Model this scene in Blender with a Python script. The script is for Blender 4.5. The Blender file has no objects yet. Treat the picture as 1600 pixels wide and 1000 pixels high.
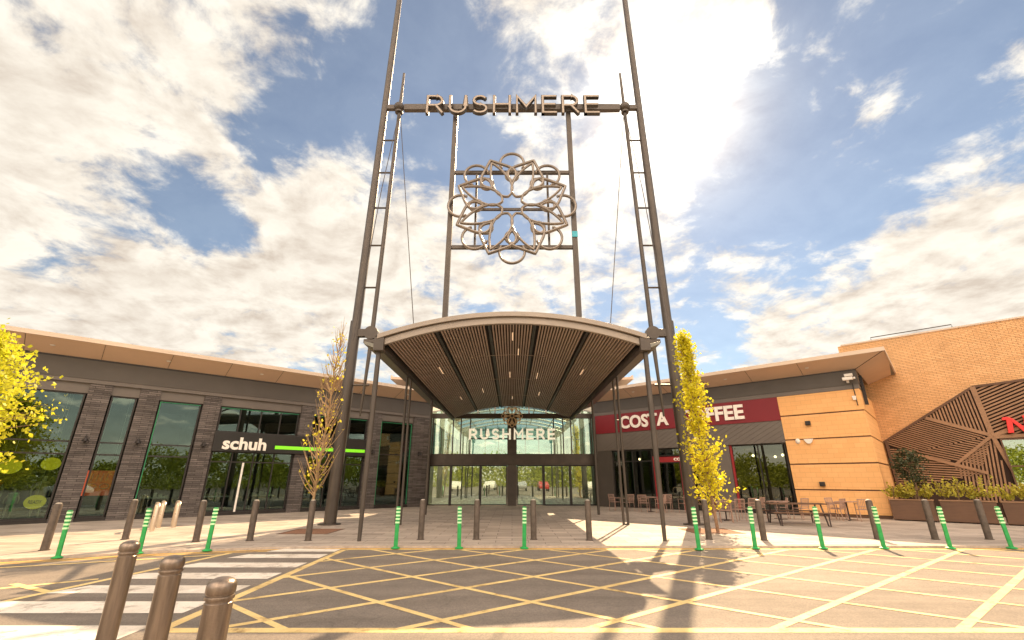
import bpy, math, random
from mathutils import Vector, Matrix
random.seed(7)
R = math.radians
sc = bpy.context.scene
col = sc.collection

# ---------------------------------------------------------------- camera
CAMH, FPX = 1.6, 700.0
PITCH = math.atan(250/700.0)
cd = bpy.data.cameras.new('camera'); cam = bpy.data.objects.new('camera', cd); col.objects.link(cam)
cam.location = (0, 0, CAMH); cam.rotation_euler = (math.pi/2 + PITCH, 0, 0)
cd.sensor_width = 36; cd.lens = 36*FPX/1600; cd.clip_start = 0.05; cd.clip_end = 3000
sc.camera = cam

# ---------------------------------------------------------------- light and exposure
SUN_EL, SUN_AZ = 40.0, 21.5          # azimuth to the right of +Y
sd = bpy.data.lights.new('sun', 'SUN'); sd.energy = 2.4; sd.angle = R(0.5); sd.color = (1, .73, .44)
so = bpy.data.objects.new('sun', sd); col.objects.link(so)
sdir = Vector((math.sin(R(SUN_AZ))*math.cos(R(SUN_EL)), math.cos(R(SUN_AZ))*math.cos(R(SUN_EL)), math.sin(R(SUN_EL))))
so.rotation_euler = sdir.to_track_quat('Z', 'Y').to_euler()
sc.view_settings.view_transform = 'Standard'; sc.view_settings.look = 'None'
sc.view_settings.exposure = 2.1; sc.view_settings.gamma = 1

def pdir(px, py):                      # unit direction of a spot in the sky
    u, v = px-800, 500-py; c, s = math.cos(PITCH), math.sin(PITCH)
    return Vector((u, FPX*c-v*s, FPX*s+v*c)).normalized()

w = bpy.data.worlds.new('World'); sc.world = w; w.use_nodes = True
nt = w.node_tree; nt.nodes.clear(); N = nt.nodes; LK = nt.links
def n_(t, **k):
    x = N.new(t)
    for a, b in k.items(): setattr(x, a, b)
    return x
def mth(op, a, b=None, c=None, clamp=False):
    m = n_('ShaderNodeMath', operation=op); m.use_clamp = clamp
    for i, v in enumerate((a, b, c)):
        if v is None: continue
        if isinstance(v, (int, float)): m.inputs[i].default_value = v
        else: LK.new(v, m.inputs[i])
    return m.outputs[0]
def mixc(f, a, b):
    m = n_('ShaderNodeMix', data_type='RGBA')
    if isinstance(f, (int, float)): m.inputs[0].default_value = f
    else: LK.new(f, m.inputs[0])
    for i, v in ((6, a), (7, b)):
        if isinstance(v, tuple): m.inputs[i].default_value = v+(1,)
        else: LK.new(v, m.inputs[i])
    return m.outputs[2]
tc = n_('ShaderNodeTexCoord'); D = tc.outputs['Generated']
sky = n_('ShaderNodeTexSky', sky_type='NISHITA'); sky.sun_disc = False
sky.sun_elevation = R(SUN_EL); sky.sun_rotation = R(SUN_AZ); sky.air_density = 1.0; sky.dust_density = .15; sky.ozone_density = 1.6
tint = n_('ShaderNodeMix', data_type='RGBA', blend_type='MULTIPLY'); tint.inputs[0].default_value = 1; LK.new(sky.outputs[0], tint.inputs[6]); tint.inputs[7].default_value = (.62, .59, .54, 1)
b1 = n_('ShaderNodeBackground'); LK.new(tint.outputs[2], b1.inputs[0]); b1.inputs[1].default_value = 0.05
sep = n_('ShaderNodeSeparateXYZ'); LK.new(D, sep.inputs[0])
zz = mth('ADD', mth('MAXIMUM', sep.outputs[2], 0.0), 0.22)
px_ = mth('DIVIDE', sep.outputs[0], zz); py_ = mth('DIVIDE', sep.outputs[1], zz)
cmb = n_('ShaderNodeCombineXYZ'); LK.new(px_, cmb.inputs[0]); LK.new(py_, cmb.inputs[1])
def noise(vec, scale, det, rough, dist=0.0):
    x = n_('ShaderNodeTexNoise'); LK.new(vec, x.inputs['Vector'])
    x.inputs['Scale'].default_value = scale; x.inputs['Detail'].default_value = det
    x.inputs['Roughness'].default_value = rough; x.inputs['Distortion'].default_value = dist
    return x.outputs[0]
n1 = noise(cmb.outputs[0], 4.8, 12, .62, .25)
n3 = noise(cmb.outputs[0], 9.0, 8, .62, .5)
off = n_('ShaderNodeVectorMath', operation='ADD'); LK.new(cmb.outputs[0], off.inputs[0]); off.inputs[1].default_value = (.025, .055, 0)
n2 = noise(off.outputs[0], 4.8, 7, .60, .25)
blobs = [(110,180,230,.30),(40,440,150,.25),(380,480,180,.28),(330,110,70,.12),(500,350,110,.20),(650,430,130,.25),(310,235,50,.16),
 (1050,170,110,.2),(970,330,100,.16),(900,460,110,.18),(1350,160,60,.22),(1500,400,170,.28),(1390,470,110,.2),(1180,420,75,.24),(780,20,60,.2),(1210,525,50,.25),
 (860,250,70,.12),(1560,70,60,.16),(930,40,110,.16),(1080,90,90,.15),(560,20,50,.1),
 (235,300,85,-.40),(410,215,60,-.30),(345,355,55,-.32),(530,130,60,-.22),(660,40,100,-.30),(720,215,60,-.3),(770,285,45,-.22),
 (1260,260,90,-.30),(1150,320,80,-.26),(1290,400,80,-.28),(1110,490,70,-.26),(1440,60,90,-.26),(1490,190,80,-.24),(60,385,70,-.10),(830,90,60,-.12),(1250,60,60,-.05),
 (1320,330,70,-.2),(600,110,50,-.15),(690,90,60,-.2),(480,175,55,-.26),(300,330,45,-.2),(570,200,40,-.18),(420,20,50,.12),(1130,60,60,.1),(60,390,45,-.12),(150,420,40,-.1)]
dens = n1
for (bx, by, br, ba) in blobs:
    d = pdir(bx, by); th = br/800.0*1.0
    dp = n_('ShaderNodeVectorMath', operation='DOT_PRODUCT'); LK.new(D, dp.inputs[0]); dp.inputs[1].default_value = d
    ba *= .72 if ba > 0 else .72; e = mth('EXPONENT', mth('MULTIPLY', mth('SUBTRACT', dp.outputs['Value'], 1.0), 2.0/(th*th)))
    dens = mth('MULTIPLY_ADD', e, ba, dens)
dens = mth('MULTIPLY_ADD', mth('SUBTRACT', n3, .5), .44, dens)
cov = n_('ShaderNodeMapRange', interpolation_type='SMOOTHSTEP'); LK.new(dens, cov.inputs[0])
cov.inputs[1].default_value = .435; cov.inputs[2].default_value = .66
hz = n_('ShaderNodeMapRange'); LK.new(sep.outputs[2], hz.inputs[0]); hz.inputs[1].default_value = 0.02; hz.inputs[2].default_value = .22; hz.inputs[3].default_value = .75; hz.inputs[4].default_value = 0
cover = mth('MAXIMUM', mth('MULTIPLY_ADD', cov.outputs[0], .90, .10), hz.outputs[0])
sdp = n_('ShaderNodeVectorMath', operation='DOT_PRODUCT'); LK.new(D, sdp.inputs[0]); sdp.inputs[1].default_value = pdir(1035, 180)
g1 = mth('EXPONENT', mth('MULTIPLY', mth('SUBTRACT', sdp.outputs['Value'], 1.0), 110))
g2 = mth('EXPONENT', mth('MULTIPLY', mth('SUBTRACT', sdp.outputs['Value'], 1.0), 7))
shade = mth('MULTIPLY_ADD', mth('SUBTRACT', n1, n2), 3.6, .66, clamp=True)
thick = n_('ShaderNodeMapRange'); LK.new(dens, thick.inputs[0]); thick.inputs[1].default_value = .62; thick.inputs[2].default_value = 1.05; thick.inputs[3].default_value = 1.0; thick.inputs[4].default_value = .55
lum = mth('MULTIPLY', shade, thick.outputs[0])
ccol = mixc(lum, (.64, .55, .46), (1.0, .93, .81))
bk = n_('ShaderNodeMapRange'); LK.new(sep.outputs[1], bk.inputs[0]); bk.inputs[1].default_value = .1; bk.inputs[2].default_value = -.6; bk.inputs[3].default_value = 1.0; bk.inputs[4].default_value = 8.0  # unseen sky behind the camera boosted as added fill light for the facades
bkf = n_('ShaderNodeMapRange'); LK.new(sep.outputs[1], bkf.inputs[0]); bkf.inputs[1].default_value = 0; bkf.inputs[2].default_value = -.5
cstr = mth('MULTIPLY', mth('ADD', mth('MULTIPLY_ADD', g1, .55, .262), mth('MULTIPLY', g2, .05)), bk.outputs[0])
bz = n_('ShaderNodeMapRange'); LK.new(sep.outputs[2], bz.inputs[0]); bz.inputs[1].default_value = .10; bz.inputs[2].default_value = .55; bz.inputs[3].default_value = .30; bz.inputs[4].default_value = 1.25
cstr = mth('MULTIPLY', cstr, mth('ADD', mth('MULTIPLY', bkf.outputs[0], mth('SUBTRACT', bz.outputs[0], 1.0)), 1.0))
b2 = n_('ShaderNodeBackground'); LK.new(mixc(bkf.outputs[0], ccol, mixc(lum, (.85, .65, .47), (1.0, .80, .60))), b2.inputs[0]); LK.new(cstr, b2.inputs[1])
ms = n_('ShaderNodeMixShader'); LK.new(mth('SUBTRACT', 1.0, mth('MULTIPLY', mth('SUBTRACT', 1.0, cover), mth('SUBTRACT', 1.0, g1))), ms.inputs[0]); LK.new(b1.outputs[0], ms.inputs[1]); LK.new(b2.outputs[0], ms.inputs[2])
wo = n_('ShaderNodeOutputWorld'); LK.new(ms.outputs[0], wo.inputs[0])

# ---------------------------------------------------------------- materials
class NT:
    def __init__(s, name):
        s.m = bpy.data.materials.new(name); s.m.use_nodes = True; s.t = s.m.node_tree
        s.b = s.t.nodes['Principled BSDF']; s.tc = s.t.nodes.new('ShaderNodeTexCoord')
    def n(s, t, **k):
        x = s.t.nodes.new(t)
        for a, b in k.items(): setattr(x, a, b)
        return x
    def l(s, a, b): s.t.links.new(a, b)
    def noise(s, scale, det=5, rough=.6, vec=None, stretch=None):
        x = s.n('ShaderNodeTexNoise'); v = vec or s.tc.outputs['Object']
        if stretch:
            mp = s.n('ShaderNodeMapping'); s.l(v, mp.inputs[0]); mp.inputs['Scale'].default_value = stretch; v = mp.outputs[0]
        s.l(v, x.inputs['Vector']); x.inputs['Scale'].default_value = scale; x.inputs['Detail'].default_value = det; x.inputs['Roughness'].default_value = rough
        return x.outputs[0]
    def ramp(s, f, stops):
        r = s.n('ShaderNodeValToRGB'); s.l(f, r.inputs[0]); e = r.color_ramp.elements
        while len(e) < len(stops): e.new(.5)
        for i, (p, c) in enumerate(stops): e[i].position = p; e[i].color = tuple(c)+(1,)
        return r.outputs[0]
    def mix(s, f, a, b, mode='MIX'):
        m = s.n('ShaderNodeMix', data_type='RGBA', blend_type=mode)
        if isinstance(f, (int, float)): m.inputs[0].default_value = f
        else: s.l(f, m.inputs[0])
        for i, v in ((6, a), (7, b)):
            if isinstance(v, tuple): m.inputs[i].default_value = v+(1,)
            else: s.l(v, m.inputs[i])
        return m.outputs[2]
    def bump(s, h, st, dist=.02):
        b = s.n('ShaderNodeBump'); b.inputs['Strength'].default_value = st; b.inputs['Distance'].default_value = dist; s.l(h, b.inputs['Height']); s.l(b.outputs[0], s.b.inputs['Normal'])
    def xz(s):
        sp = s.n('ShaderNodeSeparateXYZ'); s.l(s.tc.outputs['Object'], sp.inputs[0]); c = s.n('ShaderNodeCombineXYZ')
        s.l(sp.outputs[0], c.inputs[0]); s.l(sp.outputs[2], c.inputs[1]); return c.outputs[0]
def sc3(c, k): return tuple(min(1, x*k) for x in c)
def M_(name, c, rough=.6, metal=0, var=.12, scale=3, bump=0, bscale=40, stretch=None, spec=None):
    a = NT(name); f = a.noise(scale, stretch=stretch)
    cc = a.ramp(f, [(.3, sc3(c, 1-var)), (.7, sc3(c, 1+var))]); a.l(cc, a.b.inputs['Base Color'])
    a.b.inputs['Roughness'].default_value = rough; a.b.inputs['Metallic'].default_value = metal
    if spec is not None: a.b.inputs['Specular IOR Level'].default_value = spec
    r = a.n('ShaderNodeMapRange'); a.l(a.noise(scale*3), r.inputs[0]); r.inputs[3].default_value = max(0, rough-.1); r.inputs[4].default_value = min(1, rough+.12); a.l(r.outputs[0], a.b.inputs['Roughness'])
    if bump: a.bump(a.noise(bscale), bump, .01)
    return a.m
def brickM(name, c1, c2, cm, bw, rh, mortar=.006, bump=.6, rough=.85, vary=.25, worldxy=False, rot=0, bias=0.0):
    a = NT(name); v = a.tc.outputs['Object'] if worldxy else a.xz()
    if rot:
        mp = a.n('ShaderNodeMapping'); a.l(v, mp.inputs[0]); mp.inputs['Rotation'].default_value = (0, 0, rot); v = mp.outputs[0]
    b = a.n('ShaderNodeTexBrick'); a.l(v, b.inputs['Vector']); b.inputs['Scale'].default_value = 1
    b.inputs['Brick Width'].default_value = bw; b.inputs['Row Height'].default_value = rh; b.inputs['Mortar Size'].default_value = mortar; b.inputs['Mortar Smooth'].default_value = .3
    b.inputs['Color1'].default_value = c1+(1,); b.inputs['Color2'].default_value = c2+(1,); b.inputs['Mortar'].default_value = cm+(1,); b.inputs['Bias'].default_value = bias
    f = a.noise(1.3, 6); g = a.noise(25, 3)
    c = a.mix(vary, b.outputs[0], a.ramp(f, [(.3, (.35,.35,.35)), (.7, (1,1,1))]), 'MULTIPLY')
    c = a.mix(vary, c, a.ramp(g, [(.3, (.55,.55,.55)), (.65, (1,1,1))]), 'MULTIPLY')
    a.l(c, a.b.inputs['Base Color']); a.b.inputs['Roughness'].default_value = rough
    inv = a.n('ShaderNodeMath', operation='SUBTRACT'); inv.inputs[0].default_value = 1; a.l(b.outputs['Fac'], inv.inputs[1])
    ad = a.n('ShaderNodeMath', operation='MULTIPLY_ADD'); a.l(g, ad.inputs[0]); ad.inputs[1].default_value = .5; a.l(inv.outputs[0], ad.inputs[2])
    a.bump(ad.outputs[0], bump, .015)
    return a.m
def glassM(name, tint, base, rtint=(.9, .97, .95)):
    m = bpy.data.materials.new(name); m.use_nodes = True; t = m.node_tree; t.nodes.clear()
    tr = t.nodes.new('ShaderNodeBsdfTransparent'); tr.inputs[0].default_value = tint+(1,)
    gl = t.nodes.new('ShaderNodeBsdfGlossy'); gl.inputs[0].default_value = rtint+(1,); gl.inputs['Roughness'].default_value = 0.0
    tcn = t.nodes.new('ShaderNodeTexCoord'); no = t.nodes.new('ShaderNodeTexNoise'); t.links.new(tcn.outputs['Object'], no.inputs['Vector']); no.inputs['Scale'].default_value = .8; no.inputs['Detail'].default_value = 1
    bp = t.nodes.new('ShaderNodeBump'); bp.inputs['Strength'].default_value = .04; bp.inputs['Distance'].default_value = .06; t.links.new(no.outputs[0], bp.inputs['Height']); t.links.new(bp.outputs[0], gl.inputs['Normal'])
    lw = t.nodes.new('ShaderNodeLayerWeight'); lw.inputs[0].default_value = .35
    mr = t.nodes.new('ShaderNodeMapRange'); t.links.new(lw.outputs['Fresnel'], mr.inputs[0]); mr.inputs[3].default_value = base; mr.inputs[4].default_value = 1
    mx = t.nodes.new('ShaderNodeMixShader'); t.links.new(mr.outputs[0], mx.inputs[0]); t.links.new(tr.outputs[0], mx.inputs[1]); t.links.new(gl.outputs[0], mx.inputs[2])
    o = t.nodes.new('ShaderNodeOutputMaterial'); t.links.new(mx.outputs[0], o.inputs[0]); return m
def leafM(name, c1, c2, trans=.5):
    a = NT(name); f = a.noise(1.7, 4); g = a.noise(38, 2)
    c = a.mix(.6, a.ramp(f, [(.35, c1), (.65, c2)]), a.ramp(g, [(.35, c1), (.65, c2)])); a.l(c, a.b.inputs['Base Color'])
    a.b.inputs['Roughness'].default_value = .55
    tl = a.n('ShaderNodeBsdfTranslucent'); a.l(c, tl.inputs[0]); mx = a.n('ShaderNodeMixShader'); mx.inputs[0].default_value = trans
    a.l(a.b.outputs[0], mx.inputs[1]); a.l(tl.outputs[0], mx.inputs[2]); a.l(mx.outputs[0], a.t.nodes['Material Output'].inputs[0]); return a.m
def emitM(name, c, s):
    a = NT(name); a.b.inputs['Base Color'].default_value = c+(1,); a.b.inputs['Emission Color'].default_value = c+(1,); a.b.inputs['Emission Strength'].default_value = s; return a.m

def asphaltM():
    a = NT('asphalt'); f = a.noise(.25, 6); g = a.noise(48, 4, .85); h = a.noise(2.2, 8, .7)
    c = a.ramp(f, [(.3, (.185, .155, .128)), (.7, (.255, .212, .172))])
    c = a.mix(.6, c, a.ramp(g, [(.34, (.30,.30,.30)), (.47, (.9,.9,.9)), (.64, (1.5,1.45,1.4))]), 'MULTIPLY')
    c = a.mix(.35, c, a.ramp(h, [(.35, (.6,.6,.6)), (.6, (1,1,1))]), 'MULTIPLY')
    c = a.mix(1.0, c, a.ramp(a.noise(.9, 5, .6, stretch=(.12, 1.7, 1)), [(.36, (.78,.77,.76)), (.56, (1,1,1))]), 'MULTIPLY')
    v = a.n('ShaderNodeTexVoronoi', feature='DISTANCE_TO_EDGE'); mp = a.n('ShaderNodeMapping'); a.l(a.tc.outputs['Object'], mp.inputs[0])
    nz = a.n('ShaderNodeTexNoise'); nz.inputs['Scale'].default_value = 1.5; a.l(a.tc.outputs['Object'], nz.inputs['Vector'])
    mv = a.n('ShaderNodeVectorMath', operation='MULTIPLY_ADD'); a.l(nz.outputs['Color'], mv.inputs[0]); mv.inputs[1].default_value = (1.2,1.2,0); a.l(mp.outputs[0], mv.inputs[2])
    a.l(mv.outputs[0], v.inputs['Vector']); v.inputs['Scale'].default_value = .22
    c = a.mix(1.0, c, a.ramp(v.outputs[0], [(.0, (.82,.82,.82)), (.004, (1,1,1))]), 'MULTIPLY')
    a.l(c, a.b.inputs['Base Color']); a.b.inputs['Roughness'].default_value = .85; a.bump(g, .5, .006); return a.m
def paintM(name, c, wear=.45):
    a = NT(name); g = a.noise(90, 2, .8); f = a.noise(3.0, 8, .75)
    h = a.noise(.9, 6, .7); cc = a.mix(1, a.ramp(g, [(.3, sc3(c, .8)), (.6, c)]), a.ramp(f, [(.34, (.42,.37,.33)), (.47, (.93,.93,.93)), (.7, (1,1,1))]), 'MULTIPLY')
    cc = a.mix(1, cc, a.ramp(h, [(.3, (.72,.69,.66)), (.55, (1,1,1))]), 'MULTIPLY')
    a.l(cc, a.b.inputs['Base Color']); a.b.inputs['Roughness'].default_value = .7; a.bump(g, .3, .004); return a.m
def pavingM():
    a = NT('paving'); mp = a.n('ShaderNodeMapping'); a.l(a.tc.outputs['Object'], mp.inputs[0]); mp.inputs['Rotation'].default_value = (0, 0, R(0))
    b = a.n('ShaderNodeTexBrick'); a.l(mp.outputs[0], b.inputs['Vector']); b.inputs['Scale'].default_value = 1
    b.inputs['Brick Width'].default_value = .9; b.inputs['Row Height'].default_value = .45; b.inputs['Mortar Size'].default_value = .009; b.inputs['Mortar Smooth'].default_value = .2
    b.inputs['Color1'].default_value = (.58,.49,.41,1); b.inputs['Color2'].default_value = (.40,.335,.28,1); b.inputs['Mortar'].default_value = (.12,.10,.085,1)
    f = a.noise(.35, 6); g = a.noise(60, 3); h = a.noise(1.2, 7, .7, stretch=(.5, 2.5, 1))
    c = a.mix(.5, b.outputs[0], a.ramp(f, [(.35, (.62,.6,.58)), (.6, (1,1,1))]), 'MULTIPLY')
    c = a.mix(.4, c, a.ramp(h, [(.35, (.5,.5,.5)), (.55, (1,1,1))]), 'MULTIPLY')
    c = a.mix(.4, c, a.ramp(g, [(.3, (.55,.55,.55)), (.6, (1,1,1))]), 'MULTIPLY')
    a.l(c, a.b.inputs['Base Color']); a.b.inputs['Roughness'].default_value = .72
    inv = a.n('ShaderNodeMath', operation='SUBTRACT'); inv.inputs[0].default_value = 1; a.l(b.outputs['Fac'], inv.inputs[1]); a.bump(inv.outputs[0], .4, .008); return a.m
def woodM(name, c, stretch):
    a = NT(name); f = a.noise(2, 6, .6, stretch=stretch); g = a.noise(1.5, 3)
    cc = a.mix(.7, a.ramp(f, [(.3, sc3(c, .55)), (.7, sc3(c, 1.25))]), a.ramp(g, [(.3, sc3(c, .8)), (.7, sc3(c, 1.15))])); a.l(cc, a.b.inputs['Base Color'])
    a.b.inputs['Roughness'].default_value = .65; a.bump(f, .2, .01); return a.m

asphalt = asphaltM(); paving = pavingM()
yellow = paintM('yellow_paint', (.90, .66, .28)); orange_y = paintM('kerb_yellow_paint', (.78, .45, .08)); white_p = paintM('white_paint', (.90, .81, .69))
kerbm = M_('kerb_granite', (.42,.35,.29), .8, 0, .2, 8, .3, 60)
steel = M_('warm_grey_steel', (.082, .067, .056), .42, .35, .15, 1.5, spec=.5)
steel_d = M_('dark_bronze_steel', (.08, .062, .05), .45, .3, .18, 2)
bronze = M_('brushed_bronze', (.27, .21, .165), .33, .85, .38, 14, .25, 90, stretch=(1,1,.12))
bolm = M_('brown_powder_coat', (.105, .082, .066), .5, .3, .35, 7, .15, 60)
fasciam = M_('canopy_fascia_metal', (.31, .26, .215), .4, .3, .1, 1)
slate = brickM('split_slate', (.235,.20,.185), (.115,.097,.09), (.035,.028,.025), .62, .085, .008, 1.0, .8, .6)
tan = M_('tan_soffit_panel', (.70, .50, .36), .55, 0, .06, .6)
tan_l = M_('pale_roof_edge', (.66, .52, .40), .5, 0, .06, .6)
band = M_('dark_fascia_panel', (.088, .074, .062), .5, .1, .1, .8)
band_l = M_('mid_grey_trim', (.15, .127, .11), .5, .1, .08, .8)
frame_d = M_('dark_window_frame', (.035, .03, .028), .4, .3, .2, 3)
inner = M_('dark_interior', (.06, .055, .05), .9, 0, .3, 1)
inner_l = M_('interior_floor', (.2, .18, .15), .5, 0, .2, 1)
cream = M_('cream_interior', (.72, .66, .54), .7, 0, .05, 1)
glass = glassM('shop_glass', (.70, .80, .74), .17, (.28, .37, .36))
glass_e = glassM('entrance_glass', (.72, .86, .82), .26, (.85, .95, .85))
glass_c = glassM('cafe_glass', (.55, .6, .56), .10, (.6,.65,.6))
teal = emitM('green_edge_light', (.02, .25, .09), .05)
red = M_('burgundy_sign', (.20, .009, .017), .5, 0, .06, 1)
redf = M_('red_frame_paint', (.32, .02, .025), .45, 0, .1, 2)
redn = M_('bright_red_letters', (.80, .035, .03), .4, 0, .04, 2)
whitel = M_('white_letters', (.92, .86, .78), .4, 0, .02, 2)
black = M_('black_sign', (.02, .018, .017), .35, 0, .2, 2)
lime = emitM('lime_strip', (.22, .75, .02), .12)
letterm = M_('sign_letter_steel', (.30, .25, .205), .4, .5, .1, 3)
letterd = M_('sign_letter_side', (.06, .05, .042), .5, .3, .1, 3)
gold = M_('gilded_emblem', (.90, .70, .46), .4, .3, .1, 4)
green = M_('green_plastic', (.02, .31, .075), .5, 0, .28, 7)
refl = M_('reflective_band', (.55, .85, .50), .35, 0, .08, 8)
timber = woodM('stained_timber', (.33, .185, .10), (1, 1, 9)); timber_b = M_('timber_backing', (.035, .018, .011), .9)
timber_d = woodM('dark_timber', (.13, .066, .036), (1, 1, 8))
chairm = M_('brown_chair_metal', (.42, .27, .21), .5, .2, .15, 6)
dkm = M_('dark_table_metal', (.07, .05, .045), .5, .2, .15, 6)
bark = M_('bark', (.24, .15, .09), .9, 0, .3, 12, .5, 50)
twig = M_('golden_twig', (.36, .235, .12), .8, 0, .25, 10)
leaf_y = leafM('yellow_leaf', (.46, .44, .02), (.98, .88, .05), .55)
leaf_g = leafM('yellow_green_leaf', (.38, .42, .02), (.82, .76, .05))
leaf_o = leafM('golden_sparse_leaf', (.50, .42, .04), (.82, .72, .06))
leaf_d = leafM('dark_olive_leaf', (.03, .04, .015), (.08, .09, .03), .25)
leaf_p = leafM('planter_leaf', (.32, .33, .04), (.75, .62, .08), .4)
leaf_b = leafM('park_tree_leaf', (.16, .20, .02), (.50, .50, .05), .35)
whitepl = M_('white_plastic', (.8, .75, .68), .4, 0, .05, 5)
soil = M_('soil', (.10, .06, .04), .95, 0, .4, 10, .6, 40)
poster = emitM('red_poster', (.65, .12, .05), .13)  # faint glow added so the poster shows through the reflections
disc = emitM('yellow_disc', (.80, .62, .02), .13)  # low emission added to lift the discs behind the glass
skin_m = M_('mannequin_shell', (.62, .55, .45), .4, 0, .05, 3)
cloth_r = M_('red_cloth', (.40, .03, .03), .85, 0, .2, 6)
cloth_t = M_('tan_cloth', (.50, .40, .24), .85, 0, .15, 6)
cloth_g = M_('pale_green_cloth', (.35, .48, .38), .85, 0, .15, 6)
roofm = M_('roof_sheet', (.25, .23, .21), .7, 0, .1, 1)
slatm = M_('brown_soffit_slat', (.39, .30, .25), .45, .15, .12, 1.2)
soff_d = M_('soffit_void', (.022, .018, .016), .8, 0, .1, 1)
wingm = M_('green_grey_gutter_panel', (.20, .19, .155), .35, .3, .15, 1.5)
rubber = M_('black_rubber', (.03,.03,.03), .8)
def ashlarM():
    return brickM('sand_block', (.92,.50,.20), (.87,.46,.175), (.68,.35,.13), .44, .215, .006, .35, .8, .12)
sand = ashlarM()
sandbrick = brickM('sand_split_brick', (.93,.54,.26), (.82,.45,.20), (.50,.27,.12), .30, .085, .008, 1.2, .85, .26)

# ---------------------------------------------------------------- mesh helpers
class MB:
    def __init__(s): s.v = []; s.f = []
    def add(s, vs, fs):
        o = len(s.v); s.v += [tuple(v) for v in vs]; s.f += [tuple(i+o for i in f) for f in fs]; return s
    def box(s, x0, x1, y0, y1, z0, z1):
        return s.add([(x0,y0,z0),(x1,y0,z0),(x1,y1,z0),(x0,y1,z0),(x0,y0,z1),(x1,y0,z1),(x1,y1,z1),(x0,y1,z1)],
                     [(0,3,2,1),(4,5,6,7),(0,1,5,4),(1,2,6,5),(2,3,7,6),(3,0,4,7)])
    def prism(s, poly, a0, a1, f):               # poly in 2D, f(u,v,a)->3D
        n = len(poly)
        vs = [f(u, v, a0) for u, v in poly] + [f(u, v, a1) for u, v in poly]
        return s.add(vs, [tuple(range(n-1, -1, -1)), tuple(range(n, 2*n))] + [(i, (i+1) % n, (i+1) % n+n, i+n) for i in range(n)])
    def cyl(s, p0, p1, r0, r1=None, n=10, caps=True):
        return s.tube([p0, p1], [r0, r0 if r1 is None else r1], n, False, caps)
    def tube(s, pts, r, n=8, closed=False, caps=True, flat=None):
        pts = [Vector(p) for p in pts]; m = len(pts)
        rs = r if isinstance(r, (list, tuple)) else [r]*m
        vs = []; up = None
        for i, p in enumerate(pts):
            a = pts[(i-1) % m] if (closed or i > 0) else p; b = pts[(i+1) % m] if (closed or i < m-1) else p
            t = (b-a); t = t.normalized() if t.length > 1e-9 else Vector((0, 0, 1))
            if up is None or abs(up.dot(t)) > .99: up = Vector((0, 1, 0)) if abs(t.y) < .9 else Vector((1, 0, 0))
            x = t.cross(up).normalized(); y = x.cross(t).normalized(); up = y
            for k in range(n):
                an = 2*math.pi*k/n; vs.append(p + x*math.cos(an)*rs[i] + y*math.sin(an)*rs[i]*(flat or 1))
        fs = []
        for i in range(m if closed else m-1):
            for k in range(n):
                a = i*n+k; b = i*n+(k+1) % n; c = ((i+1) % m)*n+(k+1) % n; d = ((i+1) % m)*n+k; fs.append((a, b, c, d))
        if caps and not closed: fs += [tuple(range(n-1, -1, -1)), tuple(range((m-1)*n, m*n))]
        return s.add(vs, fs)
    def lathe(s, prof, c=(0,0,0), n=20):
        vs = []; fs = []
        for r, z in prof:
            for k in range(n): a = 2*math.pi*k/n; vs.append((c[0]+r*math.cos(a), c[1]+r*math.sin(a), c[2]+z))
        for i in range(len(prof)-1):
            for k in range(n): fs.append((i*n+k, i*n+(k+1) % n, (i+1)*n+(k+1) % n, (i+1)*n+k))
        fs += [tuple(range(n-1, -1, -1)), tuple(range((len(prof)-1)*n, len(prof)*n))]
        return s.add(vs, fs)
    def ball(s, c, rx, ry=None, rz=None, n=12, m=8):
        ry = ry or rx; rz = rz or rx; vs = []; fs = []
        for i in range(m+1):
            th = math.pi*i/m
            for k in range(n): a = 2*math.pi*k/n; vs.append((c[0]+rx*math.sin(th)*math.cos(a), c[1]+ry*math.sin(th)*math.sin(a), c[2]+rz*math.cos(th)))
        for i in range(m):
            for k in range(n): fs.append((i*n+k, (i+1)*n+k, (i+1)*n+(k+1) % n, i*n+(k+1) % n))
        return s.add(vs, fs)
    def leaf(s, c, size, rnd):
        a = Vector((rnd.gauss(0,1), rnd.gauss(0,1), rnd.gauss(0,1))).normalized(); b = a.orthogonal().normalized(); b.rotate(Matrix.Rotation(rnd.uniform(0, 6.28), 3, a)); q = a.cross(b)
        c = Vector(c); w = size*.42
        return s.add([c-b*size*.5, c+q*w+a*size*.08, c+b*size*.55, c-q*w-a*size*.05], [(0,1,2,3)])
    def xf(s, f): s.v = [tuple(f(*v)) for v in s.v]; return s
    def build(s, name, mat, parent=None, smooth=False, bevel=0, flip=False):
        me = bpy.data.meshes.new(name); me.from_pydata(s.v, [], s.f); me.update()
        if smooth:
            me.polygons.foreach_set('use_smooth', [True]*len(me.polygons))
            me.set_sharp_from_angle(angle=R(40))
        for m in (mat if isinstance(mat, (list, tuple)) else [mat]): me.materials.append(m)
        o = bpy.data.objects.new(name, me); col.objects.link(o)
        if parent: o.parent = parent
        if bevel:
            b = o.modifiers.new('bevel', 'BEVEL'); b.width = bevel; b.segments = 2; b.limit_method = 'ANGLE'; b.angle_limit = R(40)
        return o
def tag(o, label=None, cat=None, group=None, kind=None):
    if label: o['label'] = label
    if cat: o['category'] = cat
    if group: o['group'] = group
    if kind: o['kind'] = kind
    return o
def empty(name, loc, rz, label, cat, group=None):
    o = bpy.data.objects.new(name, None); col.objects.link(o); o.location = loc; o.rotation_euler = (0, 0, rz); o.empty_display_size = .2
    return tag(o, label, cat, group)
def kids(o): return [x for x in bpy.data.objects if x.parent == o]
def copy_tree(o, parent=None):
    c = o.copy(); col.objects.link(c); c.parent = parent
    for ch in kids(o): copy_tree(ch, c)
    return c
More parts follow.
